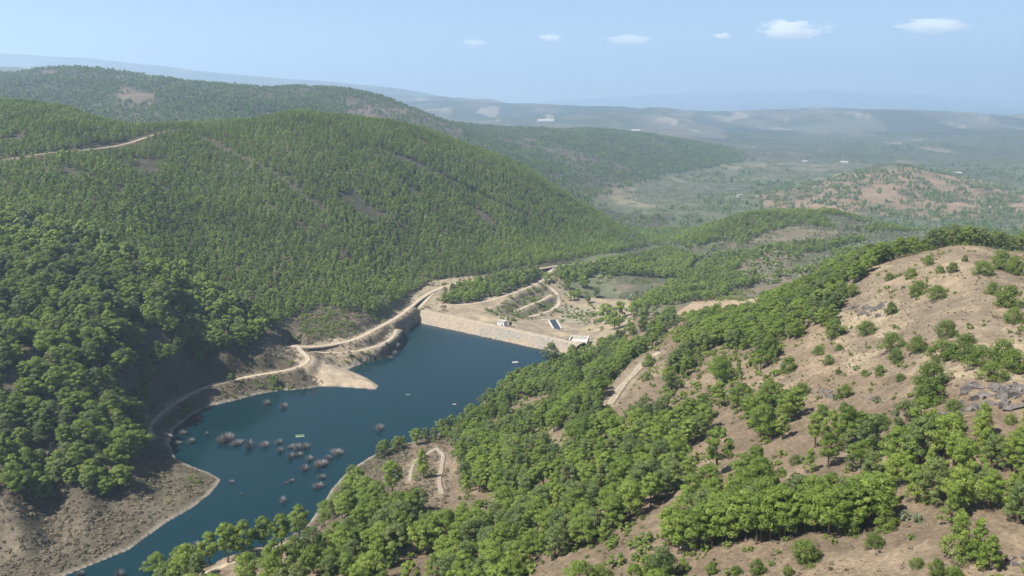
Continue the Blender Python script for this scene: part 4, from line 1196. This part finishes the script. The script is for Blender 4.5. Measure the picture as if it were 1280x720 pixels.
# ------------------------------------------------------------------ drowned shrubs and floats on the water
TW = [tuft_mesh("twigs", 300 + i, 220, 1.5, 1.3, 0.020, M["twig"], 0.3) for i in range(3)]
TWR = tuft_mesh("twigs", 310, 260, 1.0, 1.0, 0.05, M["redtwig"], 0.6)
STEM = MB(); STEM.tube((0, 0, -1.5), (0.05, 0.02, 0.35), 0.06, 0.03, 5); STEM.tube((0.05, 0.02, 0.3), (0.3, 0.1, 0.7), 0.03, 0.012, 4); STEM.tube((0.05, 0.02, 0.3), (-0.2, 0.2, 0.75), 0.03, 0.012, 4)
STEM.tube((0.04, 0, 0.2), (0.05, -0.3, 0.7), 0.03, 0.012, 4); stem_me = STEM.mesh("stem", [M["bark"]])
DEAD = [(283, 545, 17, 0), (276, 550, 11, 0), (296, 551, 13, 0), (311, 555, 14, 0), (330, 555, 10, 0), (348, 552, 9, 0), (350, 562, 8, 0), (364, 556, 9, 0), (371, 558, 12, 0), (382, 557, 10, 0), (363, 569, 11, 0), (374, 566, 9, 0),
        (387, 571, 11, 0), (398, 580, 12, 0), (381, 584, 11, 0), (404, 576, 11, 0), (421, 563, 14, 0), (410, 570, 12, 0), (398, 605, 12, 0), (402, 594, 10, 0), (354, 507, 9, 0), (333, 503, 8, 0), (474, 534, 11, 0), (258, 541, 6, 0), (238, 550, 10, 0), (247, 523, 11, 1),
        (493, 440, 9, 0), (488, 446, 7, 0), (354, 624, 10, 0), (364, 600, 6, 0), (357, 603, 4, 0), (289, 601, 6, 0), (302, 617, 4, 0), (245, 679, 10, 0), (149, 717, 13, 0), (100, 716, 9, 0), (370, 645, 8, 0), (228, 540, 8, 0), (222, 552, 8, 0), (497, 435, 7, 0), (484, 440, 6, 0)]
for k, (px_, py_, w_, red) in enumerate(DEAD):
    x, y, z = at_z(px_, py_ + w_ * 0.4, 0.0)
    z = max(hgt1(x, y), 0.0)
    s = w_ * y / F * 0.60
    e = link("dead_shrub", None, None, (x, y, z - 0.05)); e.rotation_euler = (0, 0, random.uniform(0, 6.28)); e.scale = (s * random.uniform(0.75, 1.2), s * random.uniform(0.7, 1.15), s * random.uniform(0.75, 1.5))
    link("stem", stem_me, e); link("twigs", TWR if red else TW[k % 3], e)
    if red: lab = "reddish brown shrub on the shore under the road's left end"
    elif px_ < 335 and 540 < py_ < 560 and px_ > 270: lab = "bare grey drowned shrub in the left thicket standing in open water"
    elif 340 < px_ < 425 and 548 < py_ < 590: lab = "bare grey drowned shrub in the right thicket reaching the wooded shore"
    elif 480 < px_ < 500 and py_ < 450: lab = "dead shrub in the water off the cove near the dam"
    else:
        lab = {354: "small drowned shrub in open water below the shore road" if py_ < 520 else "low drowned shrub nearest the bottom right shore", 333: "dead shrub at the water's edge below the shore road", 474: "single drowned brown shrub off the wooded right shore",
               258: "thin drowned shrub left of the left thicket", 238: "whitish dead shrub at the left shore of the water", 289: "little drowned shrub off the tip of the bare left bank", 149: "whitish drowned shrub at the bottom left",
               245: "brown dead shrub behind the waterside pine row", 398: "dead shrub on the wooded shore under the right thicket"}.get(px_, "small dead shrub standing in the dark water")
    tag(e, lab, "dead shrub", "drowned shrubs in the reservoir")
for px_, py_, w_, mat_, lab in [(375, 545, 11, "raft", "small green raft floating beside the drowned shrubs"), (644, 453, 8, "shed_roof", "pale float on the water near the right shore"), (510, 493, 5, "dark", "dark float in the middle of the water"), (568, 506, 5, "roof", "grey float on the water near the right wood")]:
    x, y, z = at_z(px_, py_, 0.0); L = w_ * y / F
    e = link("float", None, None, (x, y, 0.0)); tag(e, lab, "float", "floats on the reservoir"); e.rotation_euler = (0, 0, 0.25)
    mb = MB(); mb.box((0, 0, 0.15), (L, L * 0.55, 0.5), 0, 0, 0.92); mb.build("deck", M[mat_], e)
    mb = MB()
    for sy in (-1, 1): mb.tube((-L * .52, sy * L * .25, 0.05), (L * .52, sy * L * .25, 0.05), 0.28, 0.28, 8)
    mb.build("pontoons", M["roof"] if mat_ != "roof" else M["dark"], e)
    mb = MB(); mb.box((L * .2, 0, 0.65), (L * .25, L * .25, 0.5), 0.3, 0, 0.8); mb.build("hatch", M[mat_], e)

# ------------------------------------------------------------------ ground cover
SCR = [patch_mesh("scrub", 400 + i, 1, 0, 1.0, 0.7, M["scrub"], "dome", 16, 7, 0.19, sink=0.08) for i in range(3)]
GRS = [tuft_mesh("tuft", 420 + i, 26, 0.55, 0.6, 0.05, M["grass"], 0.4) for i in range(3)]
GB = [patch_mesh("shrub", 440 + i, 1, 0, 1.0, 0.65, M["bush"], "dome", 18, 8, 0.17, sink=0.08) for i in range(2)]
x, y = jgrid(-420, 60, 330, 1000, 1.9)
z = hgt(x, y); px, py = project(x, y, z); sd = shore_dist(x, y); rdd = road_dist(x, y)
ok = (sd > 3.5) & (rdd > 0.6) & (px > -60) & (px < 560) & (py > 372) & (~in_poly(px, py, FOREST_L) | (py > 392) & (rng.random(len(x)) < 0.6)) & ~in_poly(px, py, [(372, 455), (392, 447), (440, 464), (482, 485), (430, 490), (402, 476)])
ok &= rng.random(len(x)) < np.clip(0.6 + 0.9 * fbm(x, y, 18, 3, 141), 0.08, 0.95)
ok &= visible(x, y, z, 1, 0.003)
k = np.where(ok)[0]; s = rng.uniform(0.5, 1.5, len(k)) ** 1.5
o = scatter("bank_scrub", x[k], y[k], z[k], np.stack([s * 1.2, s * 1.2, s * 0.9], 1), rng.uniform(0, 6.28, len(k)), rng.integers(0, 3, len(k)), SCR)
tag(o, "low grey brown scrub covering the bare left bank", "scrub", None, "stuff"); print("scrub", len(k))
# greener shrubs: bank below the shore road, slope under the plantation, dam abutment
x, y = jgrid(-330, 40, 480, 1000, 2.5)
z = hgt(x, y); px, py = project(x, y, z); sd = shore_dist(x, y); rdd = road_dist(x, y)
ok = (sd > 1.0) & (rdd > 0.8) & (in_poly(px, py, [(200, 535), (230, 500), (300, 476), (372, 466), (372, 486), (300, 500), (240, 520)]) | in_poly(px, py, [(370, 425), (380, 384), (450, 392), (490, 390), (500, 385), (470, 410), (430, 422)]) |
      in_poly(px, py, [(400, 455), (450, 440), (490, 430), (520, 395), (530, 402), (505, 425), (470, 452)]) | in_poly(px, py, [(180, 505), (240, 466), (305, 440), (360, 425), (366, 455), (300, 466), (240, 488), (200, 515)]))
ok &= rng.random(len(x)) < np.clip(0.42 + 1.1 * fbm(x, y, 22, 3, 143), 0.05, 0.85)
kk = np.where(ok)[0]; s = rng.uniform(0.8, 2.6, len(kk))
X1, Y1, Z1, S1 = x[kk], y[kk], z[kk], s
x, y = jgrid(-140, 260, 700, 1250, 3.6)
z = hgt(x, y); px, py = project(x, y, z)
dn = fbm(x, y, 40, 3, 161)
ok = (shore_dist(x, y) > 22) & (road_dist(x, y) > 0.8) & (px > 545) & (px < 960) & (py > 318) & (py < 432) & (rng.random(len(x)) < np.clip(0.06 + 0.8 * dn, 0.01, 0.55)) & ~in_poly(px, py, FOREST_L) & visible(x, y, z, 1, 0.003)
ok &= ~in_poly(px, py, [(505, 378), (560, 386), (640, 402), (735, 412), (742, 440), (700, 450), (600, 415), (510, 400)])
kq = np.where(ok)[0]
X1 = np.concatenate([X1, x[kq]]); Y1 = np.concatenate([Y1, y[kq]]); Z1 = np.concatenate([Z1, z[kq]]); S1 = np.concatenate([S1, rng.uniform(0.8, 3.2, len(kq))])
x, y = jgrid(0, 450, 110, 560, 2.6)
z = hgt(x, y); px, py = project(x, y, z)
ok = (z > 1) & (road_dist(x, y) > 0.6) & (rng.random(len(x)) < np.clip(0.05 + 0.5 * fbm(x, y, 20, 3, 145), 0.008, 0.3)) & visible(x, y, z, 1, 0.002) & (px > 440)
kk = np.where(ok)[0]; s = rng.uniform(0.5, 1.7, len(kk))
X1 = np.concatenate([X1, x[kk]]); Y1 = np.concatenate([Y1, y[kk]]); Z1 = np.concatenate([Z1, z[kk]]); S1 = np.concatenate([S1, s])
x, y = jgrid(-170, 300, 160, 700, 3.2)
z = hgt(x, y); px, py = project(x, y, z)
ok = (z > 1.5) & (px > 230) & (px < 980) & (py > np.interp(px, [380, 520, 600, 690, 735, 800, 860, 965], [565, 550, 510, 465, 455, 430, 405, 385])) & (road_dist(x, y) > 0.8) & (rng.random(len(x)) < np.clip(0.4 + 0.8 * fbm(x, y, 26, 3, 149), 0.05, 0.75))
for bp_ in BARE_R: ok &= ~in_poly(px, py, bp_) | (rng.random(len(x)) < 0.08)
kk = np.where(ok)[0]; s = rng.uniform(0.8, 2.8, len(kk))
X1 = np.concatenate([X1, x[kk]]); Y1 = np.concatenate([Y1, y[kk]]); Z1 = np.concatenate([Z1, z[kk]]); S1 = np.concatenate([S1, s])
o = scatter("green_scrub", X1, Y1, Z1, np.stack([S1 * 1.15, S1 * 1.15, S1 * 0.95], 1), rng.uniform(0, 6.28, len(X1)), rng.integers(0, 2, len(X1)), GB)
tag(o, "small dark green shrubs scattered over the banks and the dry slope", "scrub", None, "stuff"); print("green", len(X1))
x, y = jgrid(-60, 450, 110, 600, 1.2)
z = hgt(x, y); px, py = project(x, y, z)
ok = (z > 1) & (road_dist(x, y) > 0.3) & visible(x, y, z, 1, 0.001) & (px > 250) & (px < 1750) & (py < 790)
ok &= rng.random(len(x)) < np.clip(0.30 + 0.9 * fbm(x, y, 16, 3, 147), 0.05, 0.75) * np.where(px > 960, 1, 0.5)
k = np.where(ok)[0]; s = rng.uniform(0.4, 1.15, len(k))
pick = rng.integers(0, 3, len(k)); pick = np.where(rng.random(len(k)) < 0.16, 3, pick)
o = scatter("dry_grass", x[k], y[k], z[k], np.stack([s, s, s * 0.8], 1), rng.uniform(0, 6.28, len(k)), pick, GRS + [SCR[0]])
tag(o, "dry straw coloured grass tufts on the right slope", "grass", None, "stuff"); print("grass", len(k))

# ------------------------------------------------------------------ far vegetation
FP = [patch_mesh("pines", 500 + i, 5, 17, 8.5, 3.2, M["far_pine"], "dome", 7, 4, 0.20) for i in range(4)]
OP = [patch_mesh("olives", 520 + i, 9, 30, 4.6, 3.0, M["olive"], "dome", 6, 4, 0.24, True) for i in range(4)]
x, y = jgrid(-1700, 1500, 1750, 3900, 14.5)
z = hgt(x, y); px, py = project(x, y, z)
n1_ = fbm(x, y, 380, 4, 71); n2_ = fbm(x, y, 120, 4, 151)
ok = (z > -42) & (x / y < 0.240 + 0.05 * fbm(x, y, 160, 4, 163)) & visible(x, y, z, 8, 0.004)
red = (fbm(x, y, 200, 4, 87) > -0.05) & in_poly(px, py, [(140, 88), (200, 95), (190, 125), (160, 148), (142, 140), (150, 110)])
red2 = in_poly(px, py, [(430, 120), (500, 128), (580, 160), (570, 185), (500, 150), (430, 150)])
dens = np.where(n1_ > 0.12, 0.6, 0.98) * np.where(n2_ < -0.25, 0.4, 1.0) * np.where(red | red2, 0.3, 1)
ok &= rng.random(len(x)) < dens
k = np.where(ok)[0]
o = scatter("distant_forest", x[k], y[k], z[k], np.ones((len(k), 3)) * rng.uniform(0.8, 1.25, (len(k), 1)), rng.uniform(0, 6.28, len(k)), rng.integers(0, 4, len(k)), FP)
tag(o, "hazy pine forest on the long ridge behind the left hill", "forest", None, "stuff"); print("far", len(k))
x, y = jgrid(-100, 4200, 880, 5600, 28)
z = hgt(x, y); px, py = project(x, y, z)
n1_ = fbm(x, y, 260, 4, 47); n2_ = fbm(x, y, 330, 3, 59)
ok = (x / y > 0.10) & ((z < -10) | (y > 1900) & (px > 930) | (px > 780) & (y < 1700) & (z < 60)) & visible(x, y, z, 5, 0.004) & ~((x / y < 0.240) & (z > -42) & (y > 1800)) & (px < 1360)
ok &= ~in_poly(px, py, BAND) & (py < 392)
ok &= rng.random(len(x)) < np.where(n1_ > 0.08, 0.42, 0.88)
x2, y2 = jgrid(450, 1750, 1900, 2750, 17)
z2 = hgt(x2, y2); px2, py2 = project(x2, y2, z2)
ok2 = in_poly(px2, py2, [(940, 245), (1060, 216), (1135, 200), (1200, 218), (1320, 250), (1320, 282), (1100, 272), (960, 262)]) & (rng.random(len(x2)) < np.clip(0.24 + 0.9 * fbm(x2, y2, 120, 3, 171), 0.02, 0.8)) & visible(x2, y2, z2, 5, 0.004)
x = np.concatenate([x, x2]); y = np.concatenate([y, y2]); z = np.concatenate([z, z2]); px = np.concatenate([px, px2]); py = np.concatenate([py, py2]); ok = np.concatenate([ok, ok2]); n2_ = np.concatenate([n2_, np.zeros(len(x2))])
k = np.where(ok)[0]
rhk = in_poly(px[k], py[k], [(940, 245), (1060, 216), (1135, 206), (1200, 220), (1320, 250), (1320, 282), (1100, 272), (960, 262)])
usep = ((n2_[k] > 0.16) & (rng.random(len(k)) < 0.7)) | (rhk & (rng.random(len(k)) < 0.65))
pick = np.where(usep, 4 + rng.integers(0, 4, len(k)), rng.integers(0, 4, len(k)))
o = scatter("olive_groves", x[k], y[k], z[k], np.ones((len(k), 3)) * rng.uniform(0.85, 1.15, (len(k), 1)), np.where(rng.random(len(k)) < 0.5, 0.3, 1.87) + rng.normal(0, 0.1, len(k)), pick, OP + FP)
tag(o, "grey green olive groves spread over the valley and its low hills", "olive grove", None, "stuff"); print("olive", len(k))

# ------------------------------------------------------------------ far farm buildings
def shed(px_, py_, wpx, Y0, Y1, depth, hgt_, rz, roof, lab, name="farm_building"):
    x, y, z = on_ground(px_, py_, Y0, Y1); L = wpx * y / F
    e = link(name, None, None, (x, y, z)); e.rotation_euler = (0, 0, rz); tag(e, lab, "building", "far buildings in the valley")
    mb = MB(); mb.box((0, 0, hgt_ / 2 - 1), (L, depth, hgt_ + 2)); mb.build("wall", M["concrete"], e)
    mb = MB(); a, b_, h = L / 2 + 0.6, depth / 2 + 0.6, hgt_
    mb.add([(-a, -b_, h), (a, -b_, h), (a, b_, h), (-a, b_, h), (-a, 0, h + depth * 0.18), (a, 0, h + depth * 0.18)], [(0, 1, 5, 4), (3, 4, 5, 2), (0, 4, 3), (1, 2, 5), (3, 2, 1, 0)])
    mb.build("roof", M[roof], e)
    mb = MB(); mb.box((L * 0.2, -depth / 2 - 0.08, hgt_ * 0.35), (min(4, L * 0.2), 0.2, hgt_ * 0.7)); mb.build("door", M["dark"], e)
shed(924, 246, 5, 1700, 3200, 8, 5, 0.2, "shed_roof", "tiny white house among the valley olives below the green spur's horizon")
shed(1006, 203, 6, 2800, 5000, 12, 6, -0.2, "shed_roof", "small pale farm building by the far valley road, left of two")
shed(1055, 204, 9, 2800, 5000, 16, 6, -0.25, "shed_roof", "long white farm shed by the far valley road, right of two")
shed(1196, 222.5, 9, 2800, 5000, 18, 6, -0.1, "shed_roof", "long white shed behind the right shoulder of the red hill")
shed(682, 152, 20, 4500, 7500, 60, 6, 0.05, "shed_roof", "wide white factory roof in the haze beyond the ridge")
shed(794, 170, 10, 4500, 7500, 40, 6, 0.1, "shed_roof", "white factory roof in the haze right of the wide one")

# ------------------------------------------------------------------ clouds beyond the haze
def cloud(px_, py_, w_, h_, seed, lab, dens):
    Y = 27000.0; x, y, z = at_depth(px_, py_, Y); L = w_ * Y / F; Hh = h_ * Y / F
    bm = bmesh.new(); bmesh.ops.create_icosphere(bm, subdivisions=4, radius=1.0)
    me = bpy.data.meshes.new("cloud")
    co = np.array([v.co[:] for v in bm.verts])
    lump = 1 + 0.30 * fbm(co[:, 0] * 3 + seed * 7, co[:, 2] * 3 + co[:, 1] * 2.2, 1.0, 4, seed)
    lump *= np.where(co[:, 2] < 0, 0.75, 1.0 + 0.25 * fbm(co[:, 0] * 2 + seed, co[:, 1] * 2, 0.8, 2, seed + 3))
    for v, q, k in zip(bm.verts, co, lump): v.co = q * k
    bm.to_mesh(me); bm.free()
    o = link("cloud", me, None, (x, y, z)); o.scale = (L / 2, L / 2.4, Hh / 2)
    tag(o, lab, "cloud", "small fair weather clouds")
    m = bpy.data.materials.new("cloud_vapour"); m.use_nodes = True; nt = m.node_tree; nt.nodes.remove(nt.nodes["Principled BSDF"])
    co_ = obj_co(nt)
    ln = N(nt, "ShaderNodeVectorMath", operation='LENGTH'); nt.links.new(co_, ln.inputs[0])
    ns = N(nt, "ShaderNodeTexNoise", Scale=2.1, Detail=5.0, Roughness=0.62); ns.noise_dimensions = '4D'; ns.inputs["W"].default_value = seed * 3.1
    nt.links.new(co_, ns.inputs["Vector"])
    a1 = N(nt, "ShaderNodeMath", operation='MULTIPLY_ADD'); nt.links.new(ns.outputs[0], a1.inputs[0]); a1.inputs[1].default_value = 4.4; a1.inputs[2].default_value = -1.5
    a2 = N(nt, "ShaderNodeMath", operation='SUBTRACT'); nt.links.new(a1.outputs[0], a2.inputs[0]); nt.links.new(ln.outputs["Value"], a2.inputs[1])
    mr = N(nt, "ShaderNodeMapRange"); nt.links.new(a2.outputs[0], mr.inputs[0]); mr.inputs[1].default_value = -0.15; mr.inputs[2].default_value = 0.35
    mr.inputs[3].default_value = 0.0; mr.inputs[4].default_value = dens
    pv = nt.nodes.new("ShaderNodeVolumePrincipled"); pv.inputs["Color"].default_value = (0.995, 0.995, 0.995, 1); pv.inputs["Anisotropy"].default_value = 0.0; nt.links.new(mr.outputs[0], pv.inputs["Density"])
    nt.links.new(pv.outputs[0], nt.nodes["Material Output"].inputs["Volume"])
    me.materials.append(m)
cloud(990, 40, 92, 32, 1, "largest puffy white cloud, second from the right", 0.006)
cloud(1168, 34, 96, 22, 2, "long flat cloud at the right end of the row", 0.0042)
cloud(782, 50, 72, 13, 3, "thin streak of cloud near the middle of the row", 0.0042)
cloud(688, 48, 30, 12, 4, "small faint cloud, second from the left", 0.010)
cloud(903, 46, 26, 11, 5, "little round cloud left of the largest cloud", 0.012)
cloud(593, 54, 32, 10, 6, "faintest tiny cloud at the left end of the row", 0.008)

# ------------------------------------------------------------------ haze: one closed box of even air round everything but the clouds
mb = MB()
zlo, zhi = float(Z.min()) - 1.0, max(float(Z.max()) + 25, 320)
mb.box((0, 14200, (zlo + zhi) / 2), (64000, 30400, zhi - zlo))
m = bpy.data.materials.new("haze"); m.use_nodes = True; nt = m.node_tree
nt.nodes.remove(nt.nodes["Principled BSDF"])
pv = nt.nodes.new("ShaderNodeVolumePrincipled")
pv.inputs["Color"].default_value = (*HAZE_COLOR, 1); pv.inputs["Density"].default_value = HAZE_DENSITY
pv.inputs["Anisotropy"].default_value = 0.38
nt.links.new(pv.outputs[0], nt.nodes["Material Output"].inputs["Volume"])
tag(mb.build("haze", m), kind="stuff")
print("haze top", zhi)
